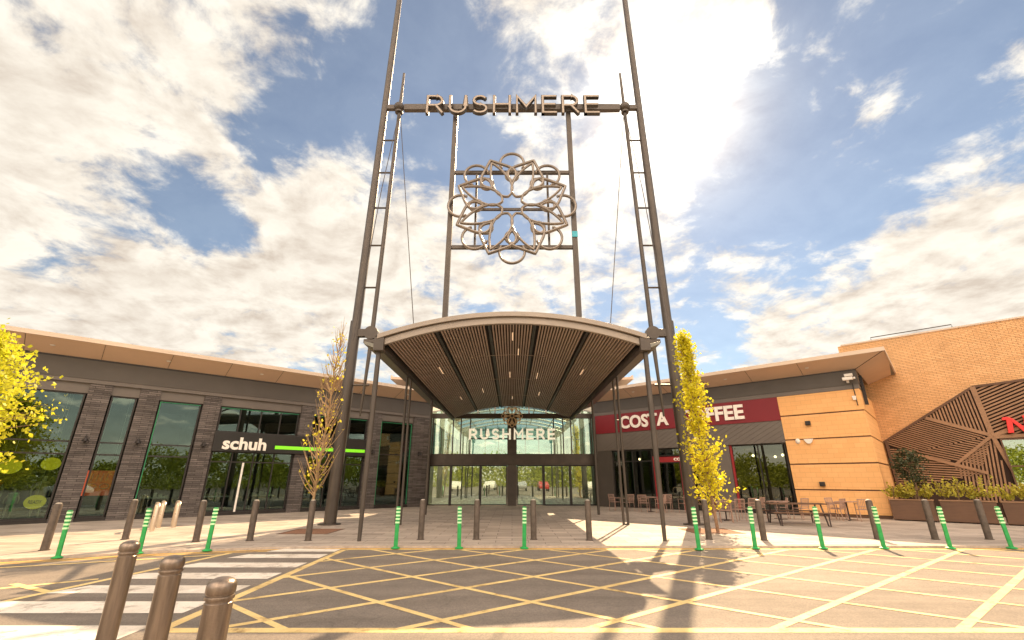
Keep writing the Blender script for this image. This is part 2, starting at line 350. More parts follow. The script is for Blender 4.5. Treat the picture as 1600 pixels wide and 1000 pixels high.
def textmb(s, width, height, depth, offset=0.0, shear=0.0, space=1.0):
    cu = bpy.data.curves.new('t', 'FONT'); cu.body = s; cu.extrude = .5; cu.offset = offset; cu.shear = shear; cu.space_character = space; cu.resolution_u = 4
    o = bpy.data.objects.new('t', cu); col.objects.link(o)
    dg = bpy.context.evaluated_depsgraph_get(); me = bpy.data.meshes.new_from_object(o.evaluated_get(dg))
    mb = MB(); vs = [v.co.copy() for v in me.vertices]; fs = [tuple(p.vertices) for p in me.polygons]
    x0 = min(v.x for v in vs); x1 = max(v.x for v in vs); y0 = min(v.y for v in vs); y1 = max(v.y for v in vs)
    mb.add([((v.x-x0)/(x1-x0)*width, (v.y-y0)/(y1-y0)*height, (v.z+.5)*depth) for v in vs], fs)
    bpy.data.objects.remove(o); bpy.data.curves.remove(cu); bpy.data.meshes.remove(me)
    return mb
ordn = ['first','second','third','fourth','fifth','sixth','seventh','eighth','ninth','tenth','eleventh','twelfth','thirteenth','fourteenth','fifteenth','sixteenth']

# ---------------------------------------------------------------- ground, road, markings
ZR = -.05
def poly_sheet(name, pts, z, mat, grid=None):
    me = MB().add([(x, y, z) for x, y in pts], [tuple(range(len(pts)))]); return me.build(name, mat)
tag(poly_sheet('ground', [(-900,-900),(900,-900),(900,900),(-900,900)], -.12, asphalt), kind='structure')
tag(poly_sheet('road', [(-80,-60),(80,-60),(80,25),(-80,25)], ZR, asphalt), kind='structure')
kerb = [(-60,-14.0),(-30,1.5),(-16,8.3),(-10.9,10.9),(-8.5,12.05),(-6.1,12.75),(-4.5,12.96),(60,12.96)]
pv = MB(); pts = kerb + [(60,120),(-60,120)]; pv.prism(pts, -.3, 0, lambda u, v, a: (u, v, a)); tag(pv.build('pavement', paving), kind='structure')
def strip(mb, line, o0, o1, z0, z1=None):
    n = len(line); nor = []
    for i in range(n):
        a = Vector(line[max(0, i-1)]); b = Vector(line[min(n-1, i+1)]); t = (b-a).normalized(); nor.append(Vector((t.y, -t.x)))
    A = [Vector(p)+nn*o0 for p, nn in zip(line, nor)]; B = [Vector(p)+nn*o1 for p, nn in zip(line, nor)]
    for i in range(n-1):
        q = [A[i], A[i+1], B[i+1], B[i]]
        if z1 is None: mb.add([(p.x, p.y, z0) for p in q], [(3,2,1,0)])
        else: mb.prism([(p.x, p.y) for p in q][::-1], z0, z1, lambda u, v, a: (u, v, a))
    return mb
tag(strip(MB(), kerb, -.22, .14, -.2, .005).build('kerb', kerbm), kind='structure')
# yellow kerb lines
root = empty('kerb_line', (0,0,0), 0, 'orange yellow parking line painted on the road along the kerb', 'road marking')
strip(MB(), kerb, .17, .30, ZR+.0018).build('line', orange_y, root)
strip(MB(), kerb[:6], .42, .52, ZR+.0018).build('line', orange_y, root)

def clipseg(p, q, xmin, xmax, ymin, ymax):
    t0, t1 = 0, 1; d = (q[0]-p[0], q[1]-p[1])
    for a, b in ((-d[0], p[0]-xmin), (d[0], xmax-p[0]), (-d[1], p[1]-ymin), (d[1], ymax-p[1])):
        if abs(a) < 1e-9:
            if b < 0: return None
            continue
        t = b/a
        if a < 0: t0 = max(t0, t)
        else: t1 = min(t1, t)
    return None if t0 >= t1 else ((p[0]+d[0]*t0, p[1]+d[1]*t0), (p[0]+d[0]*t1, p[1]+d[1]*t1))
def line(mb, p, q, wd, z):
    p = Vector(p); q = Vector(q); n = (q-p).normalized(); n = Vector((-n.y, n.x))*wd/2
    mb.add([(p-n).to_3d()[:2]+(z,), (q-n).to_3d()[:2]+(z,), (q+n).to_3d()[:2]+(z,), (p+n).to_3d()[:2]+(z,)], [(0,1,2,3)])
root = empty('yellow_box_marking', (0,0,0), 0, 'large yellow criss cross box painted on the road before the entrance', 'road marking')
X0, X1, Y0, Y1 = -4.1, 16.4, 6.15, 12.55
mb = MB(); line(mb, (X0, Y0), (X0-.12, Y1), .15, ZR+.0018); line(mb, (X0-.07, Y0-.02), (X1, Y0-.02), .17, ZR+.0028); line(mb, (X0, Y1), (X1, Y1), .10, ZR+.0028); mb.build('border', yellow, root)
mb = MB(); tb = math.tan(R(37.7)); 
for k in range(-6, 10):
    xb = -3.55+2.2*k; s_ = clipseg((xb-40/tb*0, Y0), (xb+20/tb, Y0+20), X0-.05, X1, Y0, Y1)
    s_ = clipseg((xb-10/tb, Y0-10), (xb+20/tb, Y0+20), X0-.05, X1, Y0, Y1)
    if s_: line(mb, *s_, .115, ZR+.0038)
mb.build('rising_stripes', yellow, root)
mb = MB(); ta = math.tan(R(40.5))
for k in range(-1, 14):
    xb = -.45+2.2*k; s_ = clipseg((xb+10/ta, Y0-10), (xb-20/ta, Y0+20), X0-.05, X1, Y0, Y1)
    if s_: line(mb, *s_, .10, ZR+.0048)
mb.build('falling_stripes', yellow, root)
root = empty('side_box_marking', (0,0,0), 0, 'faded yellow criss cross box painted left of the zebra crossing', 'road marking')
mb = MB(); line(mb, (-7.5, 6.0), (-6.75, 12.0), .13, ZR+.0018)
XL0, XL1 = -20, -7.3
for k in range(-4, 12):
    xb = -22+2.2*k; s_ = clipseg((xb-10/tb, Y0-10), (xb+20/tb, Y0+20), XL0, XL1, Y0, 9.0+0)
    if s_: line(mb, *s_, .12, ZR+.0028)
for k in range(-1, 12):
    xb = -20+3.3*k; s_ = clipseg((xb+10/.5, Y0-10), (xb-20/.5, Y0+20), XL0, XL1, Y0, 8.6)
    if s_: line(mb, *s_, .12, ZR+.0038)
line(mb, (-13.5, 8.45), (-6.75, 11.75), .12, ZR+.0048)
mb.build('stripes', yellow, root)
root = empty('zebra_crossing', (0,0,0), 0, 'white striped zebra crossing painted from the kerb towards the three near bollards', 'road marking')
for y0, y1, xl in ((12.2,12.66,-5.9),(11.25,11.8,-6.3),(10.1,10.65,-6.7),(9.0,9.55,-7.0),(7.93,8.48,-7.1),(6.83,7.44,-7.6),(5.55,6.3,-9.5)):
    MB().add([(xl-.1, y0, ZR+.0045), (-4.33, y0, ZR+.0045), (-4.33, y1, ZR+.0045), (xl+.1, y1, ZR+.0045)], [(0,1,2,3)]).build('stripe', white_p, root)

# ---------------------------------------------------------------- left shop building (local: x = along wall from far to near, y = outwards)
PL, PR = (-6.4, 30.4, 0), (6.4, 30.4, 0)
lb = empty('shop_building', PL, R(223), 'long low shop building on the left with slate piers, tall windows and tan eaves', 'building')
S1 = 27.0
def wallbox(root, name, mat, s0, s1, n0, n1, z0, z1, **k): return MB().box(min(s0,s1), max(s0,s1), n0, n1, z0, z1).build(name, mat, root, **k)
wallbox(lb, 'plinth', frame_d, -1, S1, -.25, .02, 0, .14)
piers = [(-1.0,.2),(2.5,3.35),(6.7,7.4),(11.3,12.05),(13.8,14.55),(15.54,16.3),(19.2,20.0),(24.0,24.8)]
for a, b in piers: wallbox(lb, 'slate_pier', slate, a, b, -.35, .10, 0, 5.55, bevel=.01)
def win(root, s0, s1, z0, z1, mul=(), trans=(), glassm=None, n=-.12, fr=.06, fm=None, dp=.1):
    mb = MB(); mb.box(s0, s0+fr, n-dp/2, n+dp/2, z0, z1); mb.box(s1-fr, s1, n-dp/2, n+dp/2, z0, z1)
    mb.box(s0+fr, s1-fr, n-dp/2, n+dp/2, z1-fr, z1); mb.box(s0+fr, s1-fr, n-dp/2, n+dp/2, z0, z0+fr)
    for m in mul: mb.box(m-fr/2, m+fr/2, n-dp/2+.004, n+dp/2-.004, z0+fr, z1-fr)
    for t in trans: mb.box(s0+fr, s1-fr, n-dp/2+.008, n+dp/2-.008, t-fr/2, t+fr/2)
    f = mb.build('window', fm or frame_d, root)
    MB().box(s0+fr-.004, s1-fr+.004, n-.01, n+.01, z0+fr-.004, z1-fr+.004).build('pane', glassm or glass, f)
    return f
gaps = [(.2,2.5),(3.35,6.7),(7.4,11.3),(12.05,13.8),(14.55,15.54),(16.3,19.2),(20.0,24.0),(24.8,27)]
for i, (a, b) in enumerate(gaps):
    wallbox(lb, 'window_head', band_l, a, b, -.3, .0, 5.13, 5.55)
    if i in (1, 2):
        k = [a+(b-a)*j/4 for j in (1,2,3)] if i == 2 else [a+(b-a)/3, a+(b-a)*2/3]
        win(lb, a+.05, b-.05, 3.86, 5.13, mul=k)
        win(lb, a+.05, b-.05, .14, 2.95, mul=k, trans=(2.45,))
    else:
        win(lb, a+.05, b-.05, .14, 5.13, trans=(2.62, 3.12) if i != 0 else (3.1,), mul=((a+b)/2,) if i > 5 else ())
for a, b in ((.2,2.5),(3.35,6.7),(12.05,13.8),(7.4,11.3)):
    mb = MB(); z0 = .2 if b-a < 2.5 else 3.8
    mb.box(a+.065, b-.065, -.055, -.04, 5.035, 5.055)
    if z0 < 1: mb.box(b-.10, b-.07, -.055, -.04, z0, 5.03)
    if a < 1: mb.box(a+.07, a+.10, -.055, -.04, z0, 5.03)
    mb.build('green_light_strip', teal, lb)
wallbox(lb, 'fascia_panel', band, -1.1, S1, -.4, .16, 5.72, 6.52)
wallbox(lb, 'fascia_trim', band_l, -1.1, S1, -.4, .13, 5.55, 5.72)
wallbox(lb, 'eave_shadow_gap', frame_d, -1.1, S1, -.3, .12, 6.52, 6.60)
def eave(root, s0, s1, miter=0):
    # sloping tan soffit, top sheet and pale edge strip
    a, b = min(s0, s1), max(s0, s1)
    m0 = MB().prism([(.1,6.60),(1.3,7.06),(1.3,7.10),(.1,7.0)], a, b, lambda u, v, s: (s, u, v)).build('soffit', tan, root)
    MB().box(a-.02, b+.02, 1.3, 1.36, 7.04, 7.22).build('roof_edge', tan_l, root)
    return m0
eave(lb, -1.6, S1)
mb = MB()
for s_ in [x*2.4-.6 for x in range(0, 12)]: mb.prism([(.14,6.612),(1.3,7.056),(1.3,7.046),(.14,6.602)], s_, s_+.012, lambda u, v, s: (s, u, v))
mb.build('soffit_joint', frame_d, lb)
for s_ in (1.2, 3.4, 6.5, 9.9, 13.9, 17.8): MB().lathe([(0,-.03),(.07,-.03),(.09,0)], (s_, .75, 6.84), 14).xf(lambda x, y, z: (x, y, z)).build('downlight', whitepl, lb)
MB().prism([(-14,7.6),(1.3,7.22),(1.3,7.12),(-14,7.0)], -1.6, S1, lambda u, v, s: (s, u, v)).build('roof', roofm, lb)
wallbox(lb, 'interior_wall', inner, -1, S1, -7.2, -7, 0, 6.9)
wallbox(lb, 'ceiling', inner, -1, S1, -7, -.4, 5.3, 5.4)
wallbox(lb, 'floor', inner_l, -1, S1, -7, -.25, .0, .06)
wallbox(lb, 'end_wall', slate, -1.2, -1, -7.2, .1, 0, 6.6); wallbox(lb, 'end_wall', slate, S1, S1+.2, -7.2, .1, 0, 6.6)
wallbox(lb, 'partition', inner, 6.9, 7.1, -7, -.4, 0, 5.3); wallbox(lb, 'partition', inner, 11.6, 11.8, -7, -.4, 0, 5.3)
for s_ in (9.0, 9.9):                                     # pale door stiles of the shoe shop
    pass
d = MB(); d.box(9.75, 9.83, -.05, .02, .14, 2.42); d.build('door_handle_post', whitel, lb)
# wall lamps
for s_ in (11.7, 14.18, 15.92, 2.95, -.3):
    mb = MB(); mb.box(s_-.04, s_+.04, .10, .13, 3.05, 3.35); mb.cyl((s_,.13,3.2),(s_,.30,3.2),.02); mb.lathe([(.03,.16),(.05,.12),(.13,0),(.12,-.01),(.05,.02)], (s_,.30,3.14), 12)
    mb.cyl((s_,.3,3.28),(s_,.3,3.42),.012); mb.build('wall_lamp', frame_d, lb, smooth=True)
# shoe shop sign
sg = MB().box(3.3, 11.32, .0, .22, 2.93, 3.86).build('shop_sign', black, lb, bevel=.01)
MB().box(3.5, 8.5, .22, .24, 3.13, 3.30).build('lime_stripe', lime, sg)
t = textmb('schuh', 1.98, .60, .05, .03); t.xf(lambda x, y, z: (10.92-x, .222+z, 3.02+y)); t.build('lettering', whitel, sg)
# inside the windows: shelving benches
def place_local(root, s, n, z=0):
    v = Matrix.Translation(root.location) @ Matrix.Rotation(root.rotation_euler.z, 4, 'Z') @ Vector((s, n, z)); return v
for i, (s_, n_) in enumerate([(4.2,-1.6),(5.6,-2.2),(8.2,-1.8),(10.4,-1.6),(12.9,-1.5)]):
    p = place_local(lb, s_, n_, .06)
    o = empty('display_table', p, R(223), 'pale display table of shoes inside the shop window, %s from the entrance' % ordn[i], 'table', 'display tables inside the shop windows')
    MB().box(-.55,.55,-.3,.3,.72,.78).build('table_top', whitepl, o, bevel=.01)
    for a in (-.5,.5):
        for b in (-.25,.25): MB().box(a-.02,a+.02,b-.02,b+.02,0,.72).build('leg', frame_d, o)
    mb = MB()
    for k in range(5): mb.box(-.48+.21*k, -.34+.21*k, -.14, .14, .78, .84+.06*(k % 3))
    mb.build('shoes', cloth_t if i % 2 else cream, o)
# mannequins behind the nearest big window
def mannequin(loc, rz, top, label, lean=0, sitting=False):
    o = empty('mannequin', loc, rz, label, 'mannequin')
    me = bpy.data.meshes.new('body')
    J = [(0,0,.95),(0,0,1.15),(0,0,1.38),(0,0,1.5),(0,.01,1.6),(0,.01,1.72),
         (.18,0,1.40),(.27,.03,1.14),(.25,-.10,.92),(-.18,0,1.40),(-.30,.03,1.14),(-.28,-.08,.92),
         (.10,0,.88),(.12,-.02,.48),(.12,0,.08),(-.10,0,.88),(-.12,-.02,.48),(-.12,0,.08),(.12,-.12,.03),(-.12,-.12,.03)]
    E = [(0,1),(1,2),(2,3),(3,4),(4,5),(2,6),(6,7),(7,8),(2,9),(9,10),(10,11),(0,12),(12,13),(13,14),(0,15),(15,16),(16,17),(14,18),(17,19)]
    rad = [.13,.11,.14,.05,.085,.075,.055,.042,.03,.055,.042,.03,.085,.055,.035,.085,.055,.035,.03,.03]
    me.from_pydata(J, E, []); b = bpy.data.objects.new('body', me); col.objects.link(b)
    b.modifiers.new('skin', 'SKIN'); sv = me.skin_vertices[0].data
    for i, r in enumerate(rad): sv[i].radius = (r, r*.8)
    sv[0].use_root = True
    b.modifiers.new('sub', 'SUBSURF').levels = 1; b.modifiers['sub'].render_levels = 1
    dg = bpy.context.evaluated_depsgraph_get(); m2 = bpy.data.meshes.new_from_object(b.evaluated_get(dg)); bpy.data.objects.remove(b)
    m2.materials.clear(); m2.materials.append(skin_m); b = bpy.data.objects.new('body', m2); col.objects.link(b); b.parent = o
    MB().lathe([(.16,0),(.17,.2),(.15,.35),(.20,.52),(.10,.58)], (0,0,.92), 14).xf(lambda x, y, z: (x*1.15, y*.75, z)).build('shirt', top, o, smooth=True)
    return o
for s_, n_, tp, lab in ((16.75,-.62,cloth_t,'mannequin in tan shirt under the yellow disc at the left window'),(17.5,-.6,cloth_g,'small mannequin in pale green top at the left window'),(18.1,-.62,cloth_r,'mannequin in dark red jacket at the left window beside the tree')):
    p = place_local(lb, s_, n_, .06); o = mannequin(p, R(223+180+10), tp, lab)
    if tp is cloth_g: o.scale = (.72,.72,.72)
def hangdisc(s_, z_, r_, txt, lab, n_=-.24):
    o = empty('hanging_disc_sign', place_local(lb, s_, n_, 0), R(223), lab, 'shop sign', 'yellow disc signs in the left window')
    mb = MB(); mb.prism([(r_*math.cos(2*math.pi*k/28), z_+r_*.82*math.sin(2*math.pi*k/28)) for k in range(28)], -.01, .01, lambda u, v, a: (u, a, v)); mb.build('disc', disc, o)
    if txt: t = textmb(txt, r_*1.2, r_*.42, .01, .02); t.xf(lambda x, y, z: (r_*.6-x, .0115+z, z_-r_*.2+y)); t.build('lettering', black, o)
    mb = MB(); mb.cyl((0,0,z_+r_*.8),(0,0,5.3),.006); mb.build('cord', whitepl, o)
hangdisc(16.72, 2.22, .30, '', 'upper right yellow disc hanging in the left shop window')
hangdisc(16.82, .78, .32, 'READY', 'low yellow disc standing by the tan shirted mannequin')
hangdisc(17.85, 2.1, .34, '', 'yellow disc hanging behind the leaves of the left tree')
o = empty('hanging_poster', place_local(lb, 15.1, -.22, 0), R(223), 'orange red poster hanging in the narrow slit window', 'poster')
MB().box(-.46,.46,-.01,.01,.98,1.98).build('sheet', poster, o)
mb = MB()
for r_ in (.32,): 
    for cx in (-.22, .18): mb.tube([(cx+.15*math.cos(a*.524), .02, 1.35+.1*math.sin(a*.524)) for a in range(12)], .014, 5, True)
for k in range(4): mb.tube([(.25-.16*k, .02, 1.55),(.22-.16*k, .02, 1.85)], .012, 5)
mb.build('line_drawing', whitel, o)
mb = MB(); mb.cyl((-.3,0,1.98),(-.3,0,5.3),.006); mb.cyl((.3,0,1.98),(.3,0,5.3),.006); mb.build('cord', whitepl, o)

# ---------------------------------------------------------------- right cafe building (local x: 0 far, negative near)
cb = empty('cafe_building', PR, R(137.5), 'cafe building on the right with burgundy sign band and sand coloured block wall', 'building')
E0 = -13.7
wallbox(cb, 'fascia_panel', band, E0-.05, 1.1, -.4, .16, 5.90, 6.56)
wallbox(cb, 'fascia_trim', band_l, E0-.03, 1.1, -.4, .13, 5.69, 5.90)
wallbox(cb, 'eave_shadow_gap', frame_d, E0, 1.1, -.3, .12, 6.56, 6.62)
# soffit with returned corner
def eaveR(root):
    ci, co = E0-.05, E0-1.3
    f = [(1.6,.1,6.62),(1.6,1.3,7.06),(co,1.3,7.06),(ci,.1,6.62),(ci,-5.2,6.62),(co,-5.2,7.06),
         (1.6,.1,7.0),(1.6,1.3,7.1),(co,1.3,7.1),(ci,.1,7.0),(ci,-5.2,7.0),(co,-5.2,7.1)]
    mb = MB().add(f, [(0,1,2,3),(3,2,5,4),(6,9,8,7),(9,10,11,8),(0,3,9,6),(3,4,10,9),(1,7,8,2),(2,8,11,5)]); mb.build('soffit', tan, root)
    mb = MB().box(co-.06, 1.6, 1.3, 1.36, 7.04, 7.22); mb.box(co-.06, co, -5.0, 1.298, 7.04, 7.22); mb.build('roof_edge', tan_l, root)
    mb = MB(); mb.cyl((ci,.1,6.612),(co,1.3,7.052),.012, n=5)
    for s_ in (-2,-4.4,-6.8,-9.2,-11.6): mb.prism([(.14,6.630),(1.3,7.056),(1.3,7.046),(.14,6.620)], s_, s_+.012, lambda u, v, s: (s, u, v))
    mb.build('soffit_joint', frame_d, root)
eaveR(cb)
for s_ in (-2.4, -8.0, -11.9): MB().lathe([(0,-.03),(.07,-.03),(.09,0)], (s_, .75, 6.86), 14).build('downlight', whitepl, cb)
MB().prism([(-5,7.4),(1.3,7.22),(1.3,7.12),(-5,7.0)], E0-1.3, 1.6, lambda u, v, s: (s, u, v)).build('roof', roofm, cb)
sgn = MB().box(-10.2, .9, -.3, .14, 4.50, 5.68).build('sign_band', red, cb)
t = textmb('COSTA', 3.25, .80, .06, .032); t.xf(lambda x, y, z: (-.98-x, .142+z, 4.70+y)); t.build('lettering', whitel, sgn)
t = textmb('COFFEE', 3.65, .80, .06, .032); t.xf(lambda x, y, z: (-4.85-x, .142+z, 4.70+y)); t.build('lettering', whitel, sgn)
wallbox(cb, 'grey_cladding', band_l, -10.2, .9, -.3, .10, 3.40, 4.50)
mb = MB()
for k in range(26):
    s_ = .6-.42*k; q = clipseg((s_, 3.4), (s_-2.0, 4.5), -10.2, .9, 3.4, 4.5)
    if q: line2 = q; mb.tube([(q[0][0], .101, q[0][1]), (q[1][0], .101, q[1][1])], .007, 4)
mb.build('cladding_seam', band, cb)
wallbox(cb, 'grey_pier', band_l, -7.4, -6.3, -.35, .06, 0, 3.40)
wallbox(cb, 'grey_pier', band, -.1, .9, -.35, .06, 0, 3.40)
# window and doors
win(cb, -10.12, -7.45, .14, 3.38, mul=(-8.8,), glassm=glass_c)
wallbox(cb, 'red_door_frame', redf, -7.52, -7.42, -.16, -.02, 0, 3.38)
win(cb, -2.85, -.1, .06, 3.38, mul=(-1.5,), trans=(2.7,), glassm=glass_c)
win(cb, -6.3, -3.0, 2.95, 3.38, glassm=glass_c)
for s_ in (-2.95, -4.6, -6.28): wallbox(cb, 'red_door_frame', redf, s_-.06, s_+.06, -.18, -.02, 0, 2.95)
tr = wallbox(cb, 'red_transom', redf, -6.22, -3.01, -.17, -.03, 2.6, 2.9)
t = textmb('COSTA', .9, .16, .02, .04); t.xf(lambda x, y, z: (-4.2-x, -.028+z, 2.67+y)); t.build('lettering', whitel, tr)
for a, b in ((-4.54,-3.01),(-6.22,-4.66)):
    f = win(cb, a, b, .02, 2.6, glassm=glass_c, n=-.1); f.name = 'door'
wallbox(cb, 'plinth', frame_d, -10.2, -6.3, -.25, .03, 0, .14)
# sand block wall, front and return, in courses with dark grooves
zs = [0.14, 1.16, 2.33, 3.50, 4.68, 5.68]
for k in range(5):
    a, b = zs[k]+(.03 if k else 0), zs[k+1]-.03*(k < 4)
    mb = MB(); mb.box(E0, -10.2, -.35, .12, a, b); mb.box(E0, E0+.35, -5.0, -.35, a, b); mb.build('sand_wall', sand, cb, bevel=.008)
mb = MB(); mb.box(E0+.04, -10.2, -.33, .08, 0, 5.69); mb.box(E0+.04, E0+.3, -5.0, -.33, 0, 5.69); mb.build('groove_backing', timber_d, cb)
for s_, z_ in ((-11.35, 4.25),(-11.4, 1.42)):
    mb = MB(); mb.box(s_-.11, s_+.11, .12, .27, z_-.1, z_+.1); mb.box(s_-.09, s_+.09, .27, .29, z_-.08, z_+.08); mb.build('wall_light', frame_d, cb, bevel=.01)
mb = MB().ball((-10.75,.14,3.42), .11, .08, .13); mb.build('alarm_bell', whitepl, cb, smooth=True)
MB().prism([(-11.42,3.5),(-11.02,3.5),(-11.08,3.36),(-11.16,3.28),(-11.28,3.28),(-11.36,3.36)], .12, .22, lambda u, v, a: (u, a, v)).build('alarm_box', whitepl, cb, bevel=.01)
MB().prism([(-13.52,5.35),(-13.36,5.35),(-13.38,5.16),(-13.50,5.16)], .12, .24, lambda u, v, a: (u, a, v)).build('alarm_box', whitepl, cb, bevel=.01)
cc = MB(); cc.box(-13.4,-13.3,.16,.30,5.98,6.10); cc.cyl((-13.35,.3,6.04),(-13.35,.5,6.10),.025); cc.build('camera_bracket', whitepl, cb)
cq = MB(); cq.box(-13.6,-13.2,.46,.62,6.06,6.20); cq.box(-13.62,-13.3,.40,.58,6.24,6.36); cq.cyl((-13.62,.54,6.13),(-13.70,.54,6.13),.05); cq.cyl((-13.35,.5,6.1),(-13.35,.5,6.3),.03)
cq.build('security_camera', whitepl, cb, bevel=.01)
mb = MB(); mb.tube([(-13.5,.15,5.95),(-13.5,.15,5.2),(-13.5,.15,4.9)], .02, 6); mb.box(E0-.07,E0-.0,-.9,-.2,5.9,6.0); mb.box(E0-.16,E0-.02,-.75,-.6,5.0,6.4); mb.build('cable_conduit', frame_d, cb)
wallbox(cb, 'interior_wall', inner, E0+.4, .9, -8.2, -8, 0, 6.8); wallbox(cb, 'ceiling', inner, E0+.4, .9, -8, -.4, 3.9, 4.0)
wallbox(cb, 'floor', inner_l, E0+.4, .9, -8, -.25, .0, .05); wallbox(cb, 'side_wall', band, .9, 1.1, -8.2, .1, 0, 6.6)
for i, (s_, n_) in enumerate([(-1,-2),(-3.4,-2.6),(-5.2,-2.2),(-8.0,-2.0),(-9.4,-2.4),(-8.6,-4.2)]):
    o = empty('pendant_lamp', place_local(cb, s_, n_, 0), 0, 'small glowing pendant lamp inside the cafe, %s from the entrance' % ordn[i], 'lamp', 'pendant lamps inside the cafe')
    MB().ball((0,0,2.9), .07).build('bulb', emitM('warm_bulb', (1,.75,.4), 3) if i == 0 else bpy.data.materials['warm_bulb'], o, smooth=True); MB().cyl((0,0,2.96),(0,0,3.9),.008).build('cord', frame_d, o)

# ---------------------------------------------------------------- big brick restaurant building, 5 m behind
rb = empty('restaurant_building', place_local(cb, 0, -5.0, 0), R(137.5), 'tall sand brick restaurant block at the far right with timber clad front', 'building')
wallbox(rb, 'brick_wall', sandbrick, -34, -13.0, -.4, 0, 0, 9.0)
wallbox(rb, 'parapet_cap', tan_l, -34, -12.95, -.45, .05, 9.0, 9.08)
wallbox(rb, 'side_wall', sandbrick, -13.0, -12.8, -14, -.0, 0, 9.0)
wallbox(rb, 'roof', roofm, -34, -13.0, -14, -.4, 8.7, 8.8)
mb = MB(); mb.tube([(-14.4,-.2,9.08),(-14.4,-.2,9.28),(-17.8,-.2,9.28),(-17.8,-.2,9.08)], .025, 6); mb.build('roof_rail', frame_d, rb)
P = (-17.75, 5.94); Q = (-17.85, 3.60); A = (-13.75, 3.50); B = (-15.7, 4.60); Bt = (-13.75, 0.3); Cc = (-14.0, 3.45)
Dd = (-24.0, 6.3); Eb = (-17.6, .5)
def slatted(poly, d, sp, wd, n0, n1):
    # slats parallel to direction d clipped to a convex polygon
    d = Vector(d).normalized(); nn = Vector((-d.y, d.x)); mb = MB(); pr = [Vector(p) for p in poly]
    lo = min(p.dot(nn) for p in pr); hi = max(p.dot(nn) for p in pr); t = lo+sp/2
    while t < hi:
        xs = []
        for i in range(len(pr)):
            a, b = pr[i], pr[(i+1) % len(pr)]; da, db = a.dot(nn)-t, b.dot(nn)-t
            if da*db < 0: xs.append(a+(b-a)*(da/(da-db)))
        if len(xs) == 2 and (xs[0]-xs[1]).length > .1:
            a, b = xs; h = nn*wd/2; mb.prism([tuple(a-h), tuple(b-h), tuple(b+h), tuple(a+h)], n0, n1, lambda u, v, q: (u, q, v))
        t += sp
    return mb
cl = empty_cl = MB().prism([A, P, Dd, (-34,6.3), (-34,0), (-13.75,0)], .02, .06, lambda u, v, q: (u, q, v)).build('cladding_backing', timber_b, rb)
panels = [([P, B, Q], Vector(Q)-Vector(P), .13), ([A, B, Q, (-14.6,2.9)], Vector(Q)-Vector(B), .105), ([(-13.8,3.3), (-14.6,2.9), (-17.3,1.9), (-13.8,1.2)], (1,.08), .11),
          ([P, Dd, (-24,3.6), Q], (-1,.42), .14), ([(-14.6,2.9), Q, (-17.2,2.2)], (-1,-.33), .11), ([Q, (-16.2,2.2), (-16.6,.6), (-17.9,.6)], (-.12,1), .13),
          ([(-24,6.3),(-34,6.3),(-34,3.6),(-24,3.6)], (1,.3), .14)]
for poly, dd, sp in panels: slatted(poly, dd, sp, sp*.52, .06, .13).build('timber_slat_panel', timber, rb)
def beam(p, q, wd, z=.17):
    p = Vector(p); q = Vector(q); d = (q-p).normalized(); h = Vector((-d.y, d.x))*wd/2
    return MB().prism([tuple(p-h), tuple(q-h), tuple(q+h), tuple(p+h)], .06, z, lambda u, v, a: (u, a, v))
for i, (p, q, wd, mt) in enumerate([(A,P,.10,timber_d),(P,Dd,.10,timber_d),(P,Q,.2,timber),(B,Q,.16,timber),((-14.6,2.95),(-17.3,1.9),.14,timber),(Q,(-18.4,.5),.16,timber),(Q,(-16.2,2.25),.12,timber),((-13.86,3.5),(-13.86,0),.12,timber_d),(Q,(-19.6,4.1),.14,timber),((-17.9,3.52),(-26,3.62),.16,timber)]):
    beam(p, q, wd, .165+.004*i).build('timber_beam', mt, rb)
win(rb, -22.5, -18.05, 1.2, 3.42, mul=(-20.2,), trans=(2.2,), glassm=glass_e, n=.2, fm=timber_d)
sgn = empty_s = bpy.data.objects.new('sign_letters', None); col.objects.link(sgn); sgn.parent = rb
def nletter(s0, z0, w_, h_, ps):
    f = lambda u, v, a: (s0-u, a, z0+v)
    mb = MB(); 
    for pl in ps: mb.prism([(x*w_, y*h_) for x, y in pl], .22, .36, f)
    return mb
nletter(-18.42, 3.66, .80, .74, [[(-.03,0),(.2,0),(.28,.62),(.12,1.0),(-.08,.96),(-.1,.8),(.06,.8)],[(.1,1.0),(.32,.9),(.82,.1),(.62,.0)],[(.62,0),(.9,.02),(1.0,.86),(1.12,.9),(1.1,1.06),(.72,1.0),(.78,.86)]]).build('letter', redn, sgn, bevel=.01)
nletter(-19.32, 3.78, .7, .7, [[(0,0),(.2,0),(.62,1),(.42,1)],[(.42,1.0),(.62,1.0),(1.0,0),(.78,0)],[(.24,.3),(.8,.3),(.76,.45),(.3,.45)]]).build('letter', redn, sgn, bevel=.01)
wallbox(rb, 'interior_wall', inner, -34, -13.2, -6, -5.8, 0, 6)

